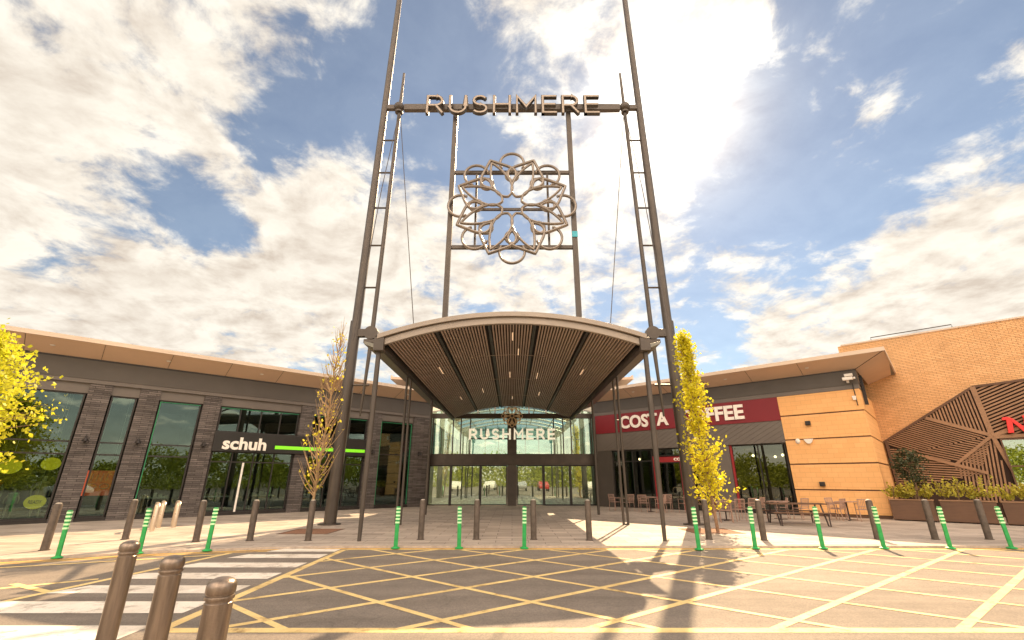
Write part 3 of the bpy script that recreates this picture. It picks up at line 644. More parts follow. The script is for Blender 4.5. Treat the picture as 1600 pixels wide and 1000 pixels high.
# planters
def shrub_leaves(c, r, h, n, size, rnd, up=True):
    mb = MB()
    for i in range(n):
        a = rnd.uniform(0, 6.28); q = rnd.random()**.5; z = rnd.random()
        bulge = (math.sin(math.pi*(z*.8+.15)))*r
        mb.leaf((c[0]+math.cos(a)*q*bulge, c[1]+math.sin(a)*q*bulge, c[2]+z*h), size*rnd.uniform(.6,1.3), rnd)
    return mb
rnd = random.Random(3)
def planter(s0, s1, i, lab):
    o = empty('timber_planter', place_local(cb, (s0+s1)/2, .35, 0), R(137.5), lab, 'planter', 'timber planters before the restaurant')
    L = abs(s1-s0)/2-.02
    MB().box(-L, L, -.35, .35, .04, .80).build('box', timber_d, o, bevel=.015); MB().box(-L+.05, L-.05, -.3, .3, .80, .81).build('soil', soil, o)
    mb = MB().box(-L-.02, L+.02, -.37, .37, .80, .83); mb = MB()
    for a, b in ((-L-.02, -L+.06), (L-.06, L+.02)): mb.box(a, b, -.37, .37, .801, .84)
    for a, b in ((-.37,-.29),(.29,.37)): mb.box(-L+.06, L-.06, a, b, .801, .84)
    mb.build('rim', timber, o)
    return o
pl_s = [(-13.75,-15.2),(-15.35,-17.0),(-17.1,-18.9),(-19.0,-21.0)]
for i, (a, b) in enumerate(pl_s):
    planter(a, b, i, 'dark timber planter box by the restaurant, %s from the sand block corner' % ordn[i])
    for j in range(4 if i < 3 else 3):
        s_ = a+(b-a)*(j+.5)/4; p = place_local(cb, s_, .35+rnd.uniform(-.1,.1), .8)
        o = empty('planter_shrub', p, rnd.uniform(0,6), 'yellow green leafy shrub number %d along the timber planters' % (4*i+j+1), 'plant', 'shrubs growing in the timber planters')
        o['label'] = 'yellow green shrub, %s along the %s timber planter from the sand block corner' % (ordn[j], ordn[i])
        h = rnd.uniform(.45,.95); mb = MB()
        for k in range(24):
            an = rnd.uniform(0,6.28); el = rnd.uniform(.75,1.45); ln = h*rnd.uniform(.6,1.15)
            e = Vector((math.cos(an)*math.cos(el), math.sin(an)*math.cos(el), math.sin(el)))*ln
            for q in range(7):
                c = e*(.35+.65*q/6); mb.leaf((c.x+rnd.uniform(-.03,.03), c.y+rnd.uniform(-.03,.03), c.z), rnd.uniform(.07,.13), rnd)
        mb.build('leaves', leaf_p, o); mb = MB()
        for k in range(7):
            an = rnd.uniform(0,6.28); mb.tube([(0,0,0),(math.cos(an)*.1,math.sin(an)*.1,h*.5),(math.cos(an)*.2,math.sin(an)*.2,h*.85)], .008, 4)
        mb.build('stems', bark, o)
o = empty('olive_tree', place_local(cb, -14.75, .3, .8), 0, 'small dark bushy tree growing from the planter next to the sand wall', 'tree')
mb = MB(); mb.tube([(0,0,0),(.03,0,.6),(-.02,.02,1.2),(0,0,1.7)], [.045,.04,.03,.015], 7)
for k in range(8): an = k*.8; mb.tube([(0,0,.7+.1*k),(math.cos(an)*.3,math.sin(an)*.3,1.0+.12*k)], [.018,.006], 5)
mb.build('trunk', bark, o)
mb = MB()
for k in range(60):
    a = rnd.uniform(0,6.28); th = math.acos(rnd.uniform(-1,1)); r_ = rnd.uniform(.3,.62); c = Vector((math.cos(a)*math.sin(th)*r_, math.sin(a)*math.sin(th)*r_, 1.35+math.cos(th)*r_*1.25))
    for q in range(26): mb.leaf((c.x+rnd.gauss(0,.09), c.y+rnd.gauss(0,.09), c.z+rnd.gauss(0,.09)), rnd.uniform(.06,.11), rnd)
mb.build('crown', leaf_d, o)

# ---------------------------------------------------------------- entrance atrium
eb = empty('entrance_building', (0, 32, 0), 0, 'glass fronted entrance hall behind the canopy with sliding doors and arched top', 'building')
mb = MB(); 
MB().box(-5.85, 5.85, -.18, .18, 2.56, 3.28).build('lintel', steel_d, eb, bevel=.01)
MB().box(-5.85, 5.85, -.16, .16, 5.68, 6.0).build('transom_beam', steel_d, eb)
MB().box(-.32, .32, -.30, .1, 0, 2.555).build('central_pier', steel_d, eb); MB().box(-.32, .32, -.28, .1, 3.285, 5.675).build('central_pier', steel_d, eb)
for sx in (-1, 1):
    a, b = (sx*5.85, sx*5.6); MB().box(min(a,b), max(a,b), -.2, .2, 0, 6.0-.33).build('side_post', steel_d, eb)
fr = MB()
for x in (-5.5,-4.1,-3.55,-2.9,2.9,3.55,4.1,5.5): fr.box(x-.035, x+.035, -.08, .08, 3.285, 5.675)
fw = fr.build('upper_window', steel_d, eb); MB().box(-5.6, 5.6, -.012, .012, 3.285, 5.675).build('pane', glass_e, fw)
def zarc(x, zc, ze, hw): return zc-(zc-ze)*(x/hw)**2
arc = MB(); xs = [-5.6+11.2*k/28 for k in range(29)]
arc.tube([(x, 0, zarc(x, 6.78, 6.12, 5.6)) for x in xs], .05, 6)
for x in (-4.8,-3.6,-2.4,-1.2,1.2,2.4,3.6,4.8): arc.box(x-.04, x+.04, -.05, .05, 6.0, zarc(x, 6.74, 6.1, 5.6))
aw = arc.build('arched_fanlight', whitepl, eb); MB().prism([(x, zarc(x, 6.76, 6.1, 5.6)) for x in xs]+[(5.6,6.0),(-5.6,6.0)], -.01, .01, lambda u, v, a: (u, a, v)).build('pane', glass_e, aw)
for i, (a, b) in enumerate([(-5.6,-4.15),(-4.1,-2.15),(-2.1,-.34),(.34,2.1),(2.15,3.9),(3.95,5.6)]):
    mb = MB(); mb.box(a, a+.06, -.05, .05, .01, 2.555); mb.box(b-.06, b, -.05, .05, .01, 2.555); mb.box(a+.06, b-.06, -.05, .05, .01, .09); mb.box(a+.06, b-.06, -.05, .05, 2.48, 2.555)
    d = mb.build('sliding_door', frame_d, eb); MB().box(a+.055, b-.055, -.01, .01, .085, 2.485).build('pane', glass_e, d)
for x in (-4.125,-2.125,2.125,3.925): MB().box(x-.06,x+.06,-.11,-.055,.01,2.555).build('door_mullion', frame_d, eb)
# hall inside
DP = 20
MB().box(-5.85, 5.85, .2, DP, -.0, .02).build('hall_floor', M_('hall_tile', (.30,.26,.22), .25, 0, .08, 1), eb)
for sx in (-1, 1):
    a, b = sx*5.85, sx*6.05
    MB().box(min(a,b), max(a,b), .2, DP, 0, 3.2).build('shop_frontage', M_('dim_frontage', (.16,.13,.10), .6) if sx < 0 else bpy.data.materials['dim_frontage'], eb)
    mb = MB(); mb.box(min(a,b), max(a,b), .2, DP, 3.2, 3.3); mb.box(min(a,b), max(a,b), .2, DP, 5.7, 7.4)
    for k in range(6): mb.box(min(a,b), max(a,b), .2+k*3.9, .5+k*3.9, 3.3, 5.7)
    mb.build('hall_wall', cream, eb)
    f = MB()
    for k in range(5):
        for q in (0,1,2): f.box(min(a,b)+.05, max(a,b)-.05, .5+k*3.9+1.2*q, .56+k*3.9+1.2*q, 3.3, 5.7)
        f.box(min(a,b)+.06, max(a,b)-.06, .5+k*3.9, .2+(k+1)*3.9, 4.4, 4.46)
    f = f.build('clerestory_window', frame_d, eb); MB().box((a+b)/2-.01, (a+b)/2+.01, .5, DP, 3.3, 5.7).build('pane', glass_e, f)
mb = MB()
for k in range(8): mb.tube([(x, .6+2.7*k, zarc(x, 7.6, 6.6, 5.8)) for x in [-5.8+11.6*q/16 for q in range(17)]], .07, 6)
for x in (-4,-2,0,2,4): mb.tube([(x,.3,zarc(x,7.6,6.6,5.8)),(x,DP,zarc(x,7.6,6.6,5.8))], .05, 6)
mb.build('vault_rib', whitepl, eb)
MB().box(-5.85, 5.85, DP, DP+.2, 0, 3.0).build('hall_end_frontage', bpy.data.materials['dim_frontage'], eb)
mb = MB(); mb.box(-5.85,-4.5,DP,DP+.2,3,7.2); mb.box(4.5,5.85,DP,DP+.2,3,7.2); mb.build('hall_end_wall', cream, eb)
mb = MB()
for x in (-3,-1.5,0,1.5,3): mb.box(x-.05,x+.05,DP,DP+.1,3,7.3)
ewn = mb.build('end_window', frame_d, eb); MB().box(-4.5,4.5,DP+.03,DP+.05,3,7.2).build('pane', glassM('end_glass', (.50,.68,.64), .1), ewn)
# oversailing roof slab left and right with tan soffit
for sx in (-1, 1):
    f = lambda u, v, a, sx=sx: (sx*u, v, a)
    MB().prism([(7.9,-3.0),(7.0,-2.7),(5.6,.4),(5.6,DP),(7.9,DP)], 7.85, 8.0, f).build('oversailing_eave', tan, eb)
    MB().box(min(sx*7.9,sx*7.98), max(sx*7.9,sx*7.98), -3.0, DP, 7.83, 8.1).build('roof_edge', tan_l, eb)

def bez(t, a, b, c, d):
    u = 1-t; return tuple(u**3*p+3*u*u*t*q+3*u*t*t*r_+t**3*s_ for p, q, r_, s_ in zip(a, b, c, d))
def crv(t, P):
    n = len(P)-1; x = min(t*n, n-1e-6); i = int(x); f = x-i; a, b, c, d = P[max(0, i-1)], P[i], P[i+1], P[min(n, i+2)]
    return tuple(.5*(2*q+(r_-p)*f+(2*p-5*q+4*r_-s_)*f*f+(3*q-p-3*r_+s_)*f**3) for p, q, r_, s_ in zip(a, b, c, d))
def rosette(R0, tube, y, cz, root, mat, back=True):
    k = R0/3.05
    def P3(r, a): return (r*k*math.cos(a), y, cz+r*k*math.sin(a))
    def curve(th, fn, m=40, yo=0):
        pts = []
        for i in range(m+1):
            t = i/m; r, w_ = fn(t); c = Vector((math.cos(th), math.sin(th))); n = Vector((-c.y, c.x)); q = c*r+n*w_; pts.append((q.x*k, y+yo, cz+q.y*k))
        for i in range(m-1, 0, -1):
            t = i/m; r, w_ = fn(t); c = Vector((math.cos(th), math.sin(th))); n = Vector((-c.y, c.x)); q = c*r-n*w_; pts.append((q.x*k, y+yo, cz+q.y*k))
        return pts
    for j in range(8):
        th = R(22.5+45*j); ax = R(45*j)
        pp = [crv(t/30, [(2.80,0),(2.42,.40),(2.08,.74),(1.78,.90),(1.48,.82),(1.24,.515)]) for t in range(31)]; pp = [(a_, -b_) for a_, b_ in pp[::-1]]+pp[1:]
        MB().tube([((a_*math.cos(th)-b_*math.sin(th))*k, y, cz+(a_*math.sin(th)+b_*math.cos(th))*k) for a_, b_ in pp], tube*1.05, 7, False, flat=1.3).build('petal', mat, root, smooth=True)
        MB().tube(curve(th, lambda t: bez(t, (2.60,0), (2.0,.42), (.72,.74), (.50,0)), yo=-tube*.5), tube*.9, 7, True, flat=1.3).build('inner_leaf', mat, root, smooth=True)
        c = P3(1.72, ax); MB().tube([(c[0]+.31*k*math.cos(a*.2618), y+tube*.4, c[2]+.31*k*math.sin(a*.2618)) for a in range(24)], tube*.9, 7, True, flat=1.3).build('small_ring', mat, root, smooth=True)
        c = P3(2.46, ax); MB().tube([(c[0]+.59*k*math.cos(ax+R(q)), y+tube*.7, c[2]+.59*k*math.sin(ax+R(q))) for q in range(-120, 121, 8)], tube*.95, 7, False, flat=1.3).build('outer_loop', mat, root, smooth=True)
em = empty('small_rosette_emblem', (0, 31.3, 0), 0, 'small pale gold flower emblem fixed over the central entrance pier', 'emblem')
rosette(.72, .028, 0, 5.75, em, gold)
MB().box(-.05,.05,.03,.5,5.7,5.95).build('bracket', steel_d, em)
GL = 'RUSHMERE'
def strokes(ch):
    H, W = 1.0, .8
    def arcp(cx, cy, rx, ry, a0, a1, n=10): return [(cx+rx*math.cos(R(a0+(a1-a0)*i/n)), cy+ry*math.sin(R(a0+(a1-a0)*i/n))) for i in range(n+1)]
    if ch == 'R': return [[(0,0),(0,1)], [(0,1),(.42,1)]+arcp(.42,.72,.28,.28,90,-90)+[(0,.44)], [(.4,.44),(.72,0)]], .74
    if ch == 'U': return [[(0,1),(0,.36)]+arcp(.38,.36,.38,.36,180,360,14)+[(.76,.36),(.76,1)]], .76
    if ch == 'S': return [arcp(.34,.74,.30,.26,40,270,14)+arcp(.34,.24,.32,.24,90,-140,14)], .68
    if ch == 'H': return [[(0,0),(0,1)], [(.76,0),(.76,1)], [(0,.5),(.76,.5)]], .76
    if ch == 'M': return [[(0,0),(0,1),(.45,.35),(.9,1),(.9,0)]], .9
    if ch == 'E': return [[(0,0),(0,1)], [(0,1),(.62,1)], [(0,.5),(.56,.5)], [(0,0),(.62,0)]], .62
def ribbon(mb, pts, wd, f, a0, a1):
    pts = [Vector(p) for p in pts]; n = len(pts); Lp = []; Rp = []
    for i in range(n):
        d0 = (pts[i]-pts[i-1]).normalized() if i else None; d1 = (pts[i+1]-pts[i]).normalized() if i < n-1 else None
        if d0 is None: d = d1; mi = 1; e = -d1*wd/2
        elif d1 is None: d = d0; mi = 1; e = d0*wd/2
        else: d = (d0+d1).normalized(); mi = 1/max(.45, d.dot(d0)); e = Vector((0,0))
        nn = Vector((-d.y, d.x))*wd/2*mi; Lp.append(pts[i]+nn+e); Rp.append(pts[i]-nn+e)
    for i in range(n-1): mb.prism([tuple(Lp[i]), tuple(Lp[i+1]), tuple(Rp[i+1]), tuple(Rp[i])], a0, a1, f)
def big_letters(root, x0, x1, z0, h, y0, wd, depth, mats, rim=True):
    ws = [strokes(c)[1] for c in GL]; k = h; gap = ((x1-x0)-sum(ws)*k)/(len(GL)-1); x = x0
    for i, ch in enumerate(GL):
        st, w_ = strokes(ch); f = lambda u, v, a, x=x: (x+u*k, a, z0+v*k)
        mb = MB()
        for j, p in enumerate(st): ribbon(mb, p, wd/k, f, y0+.002*j, y0+depth+.002*j)
        l_ = mb.build('letter', mats[0], root)
        if rim:
            m2 = MB()
            for j, p in enumerate(st): ribbon(m2, p, wd*.62/k, f, y0-.02+.002*j, y0+.03)
            m2.build('letter_face', mats[1], l_)
        x += w_*k+gap
es = empty('hall_name_sign', (0, 31.72, 0), 0, 'smaller white RUSHMERE lettering on rails before the entrance glass', 'sign')
big_letters(es, -2.9, 2.9, 4.28, .60, -.05, .13, .08, (emitM('glow_cream_letter', (.9,.82,.62), .16), cream), False)  # emission added to brighten the letters against the pale glazing
MB().box(-3.0,3.0,.035,.06,4.25,4.32).build('rail', frame_d, es); MB().box(-3.0,3.0,.035,.06,4.84,4.89).build('rail', frame_d, es)
mb = MB()
for x in (-2.9,-1,1,2.9): mb.cyl((x,.05,4.89),(x,.05,5.9),.010)
mb.build('hanger', frame_d, es)

# ---------------------------------------------------------------- canopy
cp = empty('entrance_canopy', (0, 0, 0), 0, 'long arched steel canopy with slatted soffit standing on slim posts before the doors', 'canopy')
HW = 4.18; YF, YB = 13.6, 31.7
def zc(x, o=0): return zarc(x, 6.36, 5.60, HW)+o
xs = [-HW+2*HW*k/40 for k in range(41)]
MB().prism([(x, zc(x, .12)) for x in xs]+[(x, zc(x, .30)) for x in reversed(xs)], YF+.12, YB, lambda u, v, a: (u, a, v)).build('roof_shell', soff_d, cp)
MB().prism([(x, zc(x, -.02)) for x in xs]+[(x, zc(x, .20)) for x in reversed(xs)], YF, YF+.12, lambda u, v, a: (u, a, v)).build('front_fascia', fasciam, cp, bevel=.01)
MB().prism([(x*1.02, zc(x, .20)) for x in xs]+[(x*1.02, zc(x, .36)) for x in reversed(xs)], YF-.10, YF+.30, lambda u, v, a: (u, a, v)).build('fascia_cap', fasciam, cp, bevel=.01)
beamx = [-2.05*1.2, -.75, .75, 2.05*1.2]
mb = MB(); n = 84
for k in range(n):
    x = -HW+.14+(2*HW-.28)*k/(n-1)
    if any(abs(x-b) < .10 for b in beamx): continue
    if abs(x) > HW-.2: continue
    z = zc(x)
    mb.box(x-.025, x+.025, YF+.14, YB-.05, z, z+.07)
mb.build('soffit_slats', slatm, cp)
for b in beamx: MB().box(b-.05, b+.05, YF+.14, YB-.05, zc(b)+.03, zc(b)+.11).build('soffit_beam', frame_d, cp)
for sx in (-1, 1):
    MB().box(min(sx*(HW-.14),sx*(HW+.02)), max(sx*(HW-.14),sx*(HW+.02)), YF+.125, YB, 5.52, 5.78).build('edge_beam', frame_d, cp)
    # sloping side wing
    f = lambda u, v, a, sx=sx: (sx*u, a, v)
    MB().prism([(HW+.02,5.62),(HW+.85,5.95),(HW+.85,6.05),(HW+.02,5.85)], YF+1.0, YB-3.5, f).build('side_wing', wingm, cp, bevel=.01)
    for y in (YF+.16, YF+5.0, YF+10.2):
        xp = sx*(HW+.06)
        mb = MB(); 
        if y < YF+1: mb.tube([(xp, y, 0), (xp, y, 2.5), (xp, y, 5.55)], [.055, .085, .075], 12)
        elif y < YF+6: mb.tube([(xp-sx*.0, y, 0), (xp, y, 5.6)], .05, 10); mb.tube([(xp+sx*.17, y, 0), (xp+sx*.17, y, 5.7)], .05, 10); mb.tube([(xp, y, .03), (xp+sx*.17, y, .03)], .04, 8); mb.tube([(xp, y, 3.9), (xp+sx*.17, y, 3.9)], .02, 8)
        else: mb.tube([(xp, y, 0), (xp, y, 5.6)], .065, 10)
        mb.build('post', steel, cp, smooth=True)
    mb = MB().box(sx*4.2-.16, sx*4.2+.16, YF-.08, YF+.3, 5.42, 5.86); mb.build('corner_bracket', steel, cp, bevel=.02)
lightm = emitM('soffit_light', (1, .72, .45), .11)
for x, y, l_ in ((.02,14.6,.9),(.25,16.6,.9),(-.1,20.5,1.2),(1.2,20.5,1.2),(-3.0,18.0,1.2),(-1.6,24,1.2),(.02,27,1.0),(3.0,18.4,1.0),(1.55,25,1.1),(-2.9,25,1.0)):
    MB().box(x-.02, x+.02, y, y+l_, zc(x)-.012, zc(x)-.002).build('soffit_light', lightm, cp)
for y in (17.5, 22, 26.5): MB().tube([(x, y, zc(x, -.005)) for x in xs[12:29]], .012, 5).build('soffit_crossbar', fasciam, cp)

# ---------------------------------------------------------------- masts and sign frame
YM = 18.6
def mast(sx, lab):
    o = empty('ladder_mast', (sx*6.9, YM, 0), 0, lab, 'mast', 'steel ladder masts carrying the sign')
    i = -sx
    mb = MB(); hs = [0, 4, 8, 12, 16, 20, 24, 31]; mb.tube([(i*z*.008, 0, z) for z in hs], [.215,.215,.20,.19,.18,.17,.16,.14], 18); mb.build('main_pole', steel, o, smooth=True)
    mb = MB(); mb.tube([(-i*.10, .08, 0), (-i*.07, .06, 8.2)], [.18,.15], 12); mb.build('sleeve_pole', steel, o, smooth=True)
    MB().lathe([(.42,0),(.42,.03),(.40,.04)], (-i*.04,.03,0), 20).build('base_plate', steel_d, o)
    mb = MB(); mb.tube([(i*.68,0,4.05),(i*.80,0,7.5),(i*.95,0,20),(i*.98,0,22.6)], [.04,.10,.09,.06], 12); mb.build('inner_pole', steel, o, smooth=True)
    for z in (5.35, 9.8, 11.95, 14.0, 16.05, 18.05): MB().cyl((i*(z*.008+.1), 0, z), (i*.92, 0, z), .045, n=8).build('rung', steel, o)
    mb = MB(); mb.box(min(i*.1,i*.98), max(i*.1,i*.98), -.10, .10, 20.05, 20.33); mb.build('upper_arm', steel, o, bevel=.02)
    mb = MB(); mb.box(min(i*.1,i*.9), max(i*.1,i*.9), -.12, .12, 7.45, 7.8); mb.box(min(i*.5,i*1.25), max(i*.5,i*1.25), -.14, .14, 7.15, 7.33); mb.build('lower_arm', steel, o, bevel=.02)
    MB().ball((i*.93,-.05,20.2), .27, .25, .27, 18, 12).build('ball_joint', steel, o, smooth=True); MB().lathe([(.2,-.1),(.2,0)], (i*.93,0,19.95), 16).build('joint_plate', steel, o)
    MB().cyl((i*.78,-.16,7.62),(i*.78,.16,7.62),.30,n=18).build('ball_joint', steel, o, smooth=True)
    MB().tube([(i*.95,0,20),(i*1.0,-1.5,14),(i*1.6,-4.3,6.0)], .018, 5).build('stay_cable', steel_d, o)
    MB().tube([(i*.98,0,20),(i*2.9,-1.0,7.0)], .018, 5).build('stay_cable', steel_d, o)
    MB().tube([(i*1.2,-.02,7.24),(i*1.9,-2.2,6.6),(i*2.55,-4.75,5.85)], .07, 8).build('canopy_tie', steel, o)
    return o
mast(-1, 'tall grey steel ladder mast standing left of the entrance canopy'); mast(1, 'tall grey steel ladder mast standing right of the entrance canopy')
sf = empty('name_sign', (0, YM, 0), 0, 'steel beam high between the masts carrying RUSHMERE letters', 'sign')
MB().box(-5.72, 5.72, -.12, .12, 19.98, 20.36).build('beam', steel, sf, bevel=.02)
big_letters(sf, -4.4, 4.48, 19.50, 1.07, -.42, .15, .18, (letterd, letterm))
mb = MB()
for x in (-4,-2.6,-1.4,0,1.2,2.6,3.9): mb.cyl((x,-.25,20.15),(x,-.1,20.15),.03)
mb.build('standoff', steel_d, sf)
ef = empty('emblem_frame', (0, YM, 0), 0, 'upright steel frame hung between sign beam and canopy', 'frame')
for sx in (-1, 1): MB().box(sx*2.96-.12, sx*2.96+.12, -.10, .10, 6.3, 19.975).build('upright', steel, ef, bevel=.01)
for z in (11.85, 16.05): MB().box(-2.835, 2.835, -.07, .07, z-.09, z+.09).build('crossbar', steel, ef, bevel=.01)
mb = MB()
for x in (-1.75, 1.75): mb.box(x-.05, x+.05, -.05, .05, 11.945, 15.955)
mb.box(-1.695, 1.695, -.045, .045, 13.85, 13.98)
mb.build('backing_bars', steel, ef)
MB().box(2.83,3.09,-.13,-.10,12.35,12.65).build('blue_sticker', M_('sticker_blue', (.05,.4,.5), .5), ef)
rs = empty('rosette_emblem', (0, YM-.3, 0), 0, 'large open steel flower rosette mounted on the upright frame', 'emblem')
rosette(3.05, .068, 0, 13.95, rs, M_('rosette_steel', (.26, .22, .185), .4, .5, .1, 2))
mb = MB()
for x, z in ((-1.75,12.3),(1.75,12.3),(-1.75,15.4),(1.75,15.4),(0,11.9),(0,16.0)): mb.cyl((x,.0,z),(x,.24,z),.03)
mb.build('standoff', steel_d, rs)

# ---------------------------------------------------------------- bollards
def bollard_proto():
    o = empty('bollard', (0,0,0), 0, 'x', 'bollard', 'brown steel bollards along the pavement')
    MB().lathe([(.085,0),(.085,1.0),(.08,1.03),(.06,1.045)], n=18).build('post', bolm, o, smooth=True)
    MB().lathe([(.062,1.045),(.06,1.062),(.03,1.07)], n=18).build('cap', M_('pale_cap', (.45,.4,.34), .4, .3), o, smooth=True)
    MB().lathe([(.11,0),(.11,.012),(.10,.016)], n=18).build('base_ring', steel_d, o)
    return o
bl = [(-11.29,12.05),(-11.05,14.15),(-8.67,13.6),(-7.33,13.86),(-5.72,13.9),(-2.61,14.15),(-1.02,14.15),(.62,14.15),(2.18,13.95),(5.63,14.15),(7.12,14.0),(10.45,14.15),(12.09,14.15),(13.63,14.15),(15.3,14.2)]
pr = bollard_proto()
for i, (x, y) in enumerate(bl):
    o = pr if i == 0 else copy_tree(pr); o.location = (x, y, 0)
    o['label'] = 'slim brown bollard on the pavement edge, %s from the left in its row' % ordn[i]
def delineator():
    o = empty('marker_post', (0,0,0), 0, 'x', 'marker post', 'green marker posts along the kerb')
    MB().box(-.05,.05,-.022,.022,.03,.98).build('post', green, o, bevel=.012)
    MB().lathe([(.11,0),(.11,.02),(.06,.04)], n=16).build('foot', green, o)
    for k in range(5): z = .58+.082*k; MB().box(-.053,.053,-.026,.026,z,z+.04).build('reflective_band', refl, o)
    return o
gl = [(-11.9,9.9),(-10.1,11.15),(-8.8,11.8),(-7.45,12.2),(-2.95,12.62),(-1.34,12.62),(.31,12.62),(4.65,12.4),(6.15,12.6),(7.86,12.6),(9.42,12.62),(11.1,12.62),(12.65,12.62)]
pr = delineator()
for i, (x, y) in enumerate(gl):
    o = pr if i == 0 else copy_tree(pr); o.location = (x, y, ZR+.02); o.rotation_euler = (R(random.uniform(-1.5,1.5)), R(random.uniform(-1.5,1.5)), 0)
    o['label'] = 'green marker post with pale bands at the kerb, %s from the left' % ordn[i]
def bigbollard(): 
    o = empty('ribbed_bollard', (0,0,0), 0, 'x', 'bollard', 'domed bronze bollards close to the camera')
    MB().lathe([(.083,0),(.083,.865),(.078,.87)], n=32).build('post', bronze, o, smooth=True)
    MB().lathe([(.076,.87),(.076,.882),(.086,.885),(.088,.895),(.086,.903),(.078,.906),(.078,.914),(.086,.917),(.088,.925),(.088,.955),(.082,.975),(.066,.99),(.04,1.0),(.012,1.004)], n=32).build('domed_cap', bronze, o, smooth=True)
    MB().lathe([(.12,0),(.12,.01),(.10,.014)], n=32).build('base_ring', steel_d, o)
    return o
pr = bigbollard()
for i, (x, y, lab) in enumerate([(-3.99,5.2,'domed bronze bollard in the foreground, farthest and leftmost of the three'),(-2.85,4.23,'domed bronze bollard in the foreground, middle of the three'),(-1.89,3.33,'domed bronze bollard in the foreground, nearest and rightmost of the three')]):
    o = pr if i == 0 else copy_tree(pr); o.location = (x, y, ZR); o['label'] = lab
    o.scale = (1, 1, 1.05)
# cycle stands
def stand():
    o = empty('cycle_stand', (0,0,0), 0, 'x', 'bicycle stand', 'steel cycle stands by the left shop window')
    mb = MB(); mb.tube([(-.38,0,0),(-.38,0,.68),(-.33,0,.79),(-.24,0,.84),(.24,0,.84),(.33,0,.79),(.38,0,.68),(.38,0,0)], .045, 10, flat=1.5); mb.build('hoop', M_('stainless_hoop', (.62,.5,.38), .3, .6), o, smooth=True)
    return o
pr = stand()
for i, (x, y, lab) in enumerate([(-12.75,17.7,'left steel hoop cycle stand by the left shop window'),(-12.15,16.6,'middle steel hoop cycle stand by the left shop window'),(-12.35,17.9,'right steel hoop cycle stand by the left shop window')]):
    o = pr if i == 0 else copy_tree(pr); o.location = (x, y, 0); o.rotation_euler = (0,0,R(128)); o['label'] = lab
# tree pits
for x, y, lab, r_ in ((-6.6,16.3,'square gritty tree pit under the sparse golden tree',.75),(6.6,16.4,'square gritty tree pit under the yellow columnar tree',.75)):
    o = empty('tree_pit', (x,y,0), 0, lab, 'tree pit'); MB().box(-r_,r_,-r_,r_,-.05,.004).build('grit', M_('rusty_grit', (.24,.12,.07), .95, 0, .4, 20, .5, 80), o)
    mb = MB(); 
    for a, b, c, d in ((-r_-.05,r_+.05,-r_-.05,-r_),(-r_-.05,r_+.05,r_,r_+.05),(-r_-.05,-r_,-r_,r_),(r_,r_+.05,-r_,r_)): mb.box(a,b,c,d,-.05,.009)
    mb.build('edging', timber_d, o)

# ---------------------------------------------------------------- trees
def tree(name, loc, lab, H, z0, prof, nbr, nl, lsize, lm, bm, seed, tr=.06, lean=(0,0), clump=.10, up=1.0, limb=.016):
    rn = random.Random(seed); o = empty(name, loc, 0, lab, 'tree')
    tk = MB(); pts = []; m = 10
    for i in range(m+1):
        t = i/m; pts.append((lean[0]*t+rn.uniform(-.04,.04)*t, lean[1]*t+rn.uniform(-.04,.04)*t, H*.97*t))
    tk.tube(pts, [max(.006, tr*(1-.92*i/m)) for i in range(m+1)], 8)
    tips = []
    for b in range(nbr):
        t = rn.random()**.9; z = z0*.75+(H*.92-z0*.75)*t; i = min(m-1, int(z/(H*.97)*m)); base = Vector(pts[i]).lerp(Vector(pts[i+1]), z/(H*.97)*m-i)
        a = rn.uniform(0, 6.28); zt = z+rn.uniform(.4,1.1)*up*(.6+.4*(1-t)); rr = prof(min(1, max(0, (zt-z0)/(H-z0))))*rn.uniform(.55,1.08)
        tip = Vector((base.x+math.cos(a)*rr, base.y+math.sin(a)*rr, zt)); mid = base.lerp(tip, .5)+Vector((rn.uniform(-.06,.06), rn.uniform(-.06,.06), -.08*up))
        tk.tube([base, mid, tip], [limb*(1.1-t*.5), limb*.6, .003], 5); tips.append((base, mid, tip))
    tk.build('trunk', bm, o, smooth=True)
    cr = MB(); per = max(1, nl//nbr)
    for base, mid, tip in tips:
        dn = rn.uniform(.15,1.9)
        for q in range(int(per*dn)):
            t = rn.uniform(.2,1.05); p = base.lerp(mid, t*2) if t < .5 else mid.lerp(tip, t*2-1)
            cr.leaf((p.x+rn.gauss(0,clump), p.y+rn.gauss(0,clump), p.z+rn.gauss(0,clump)), lsize*rn.uniform(.6,1.35), rn)
    cr.build('crown', lm, o); return o
tree('columnar_tree', (6.85,16.4,0), 'narrow bright yellow leafed tree in front of the cafe sign and right mast', 7.05, .55, lambda t: 1.0*(1-t)**.72*(.70+.30*math.sin(t*23))+.14, 210, 4700, .11, leaf_y, bark, 11, .06, (-.35,0), .09, .9)
tree('sparse_tree', (-6.75,16.3,0), 'tall thin tree with few golden leaves in front of the left shop', 7.15, 1.3, lambda t: .62*(1-t)**.4+.12, 130, 500, .095, leaf_o, twig, 5, .05, (.25,0), .08, 1.5, .022)
tree('maple_tree', (-14.9,12.0,0), 'broad yellow green leafed tree at the left edge of the photo', 5.7, 1.9, lambda t: 2.15*math.sin(math.pi*min(1, t*.8+.2))**.8*(.85+.15*math.sin(t*21)), 190, 11500, .115, leaf_g, bark, 21, .11, (.1,0), .19, .55)

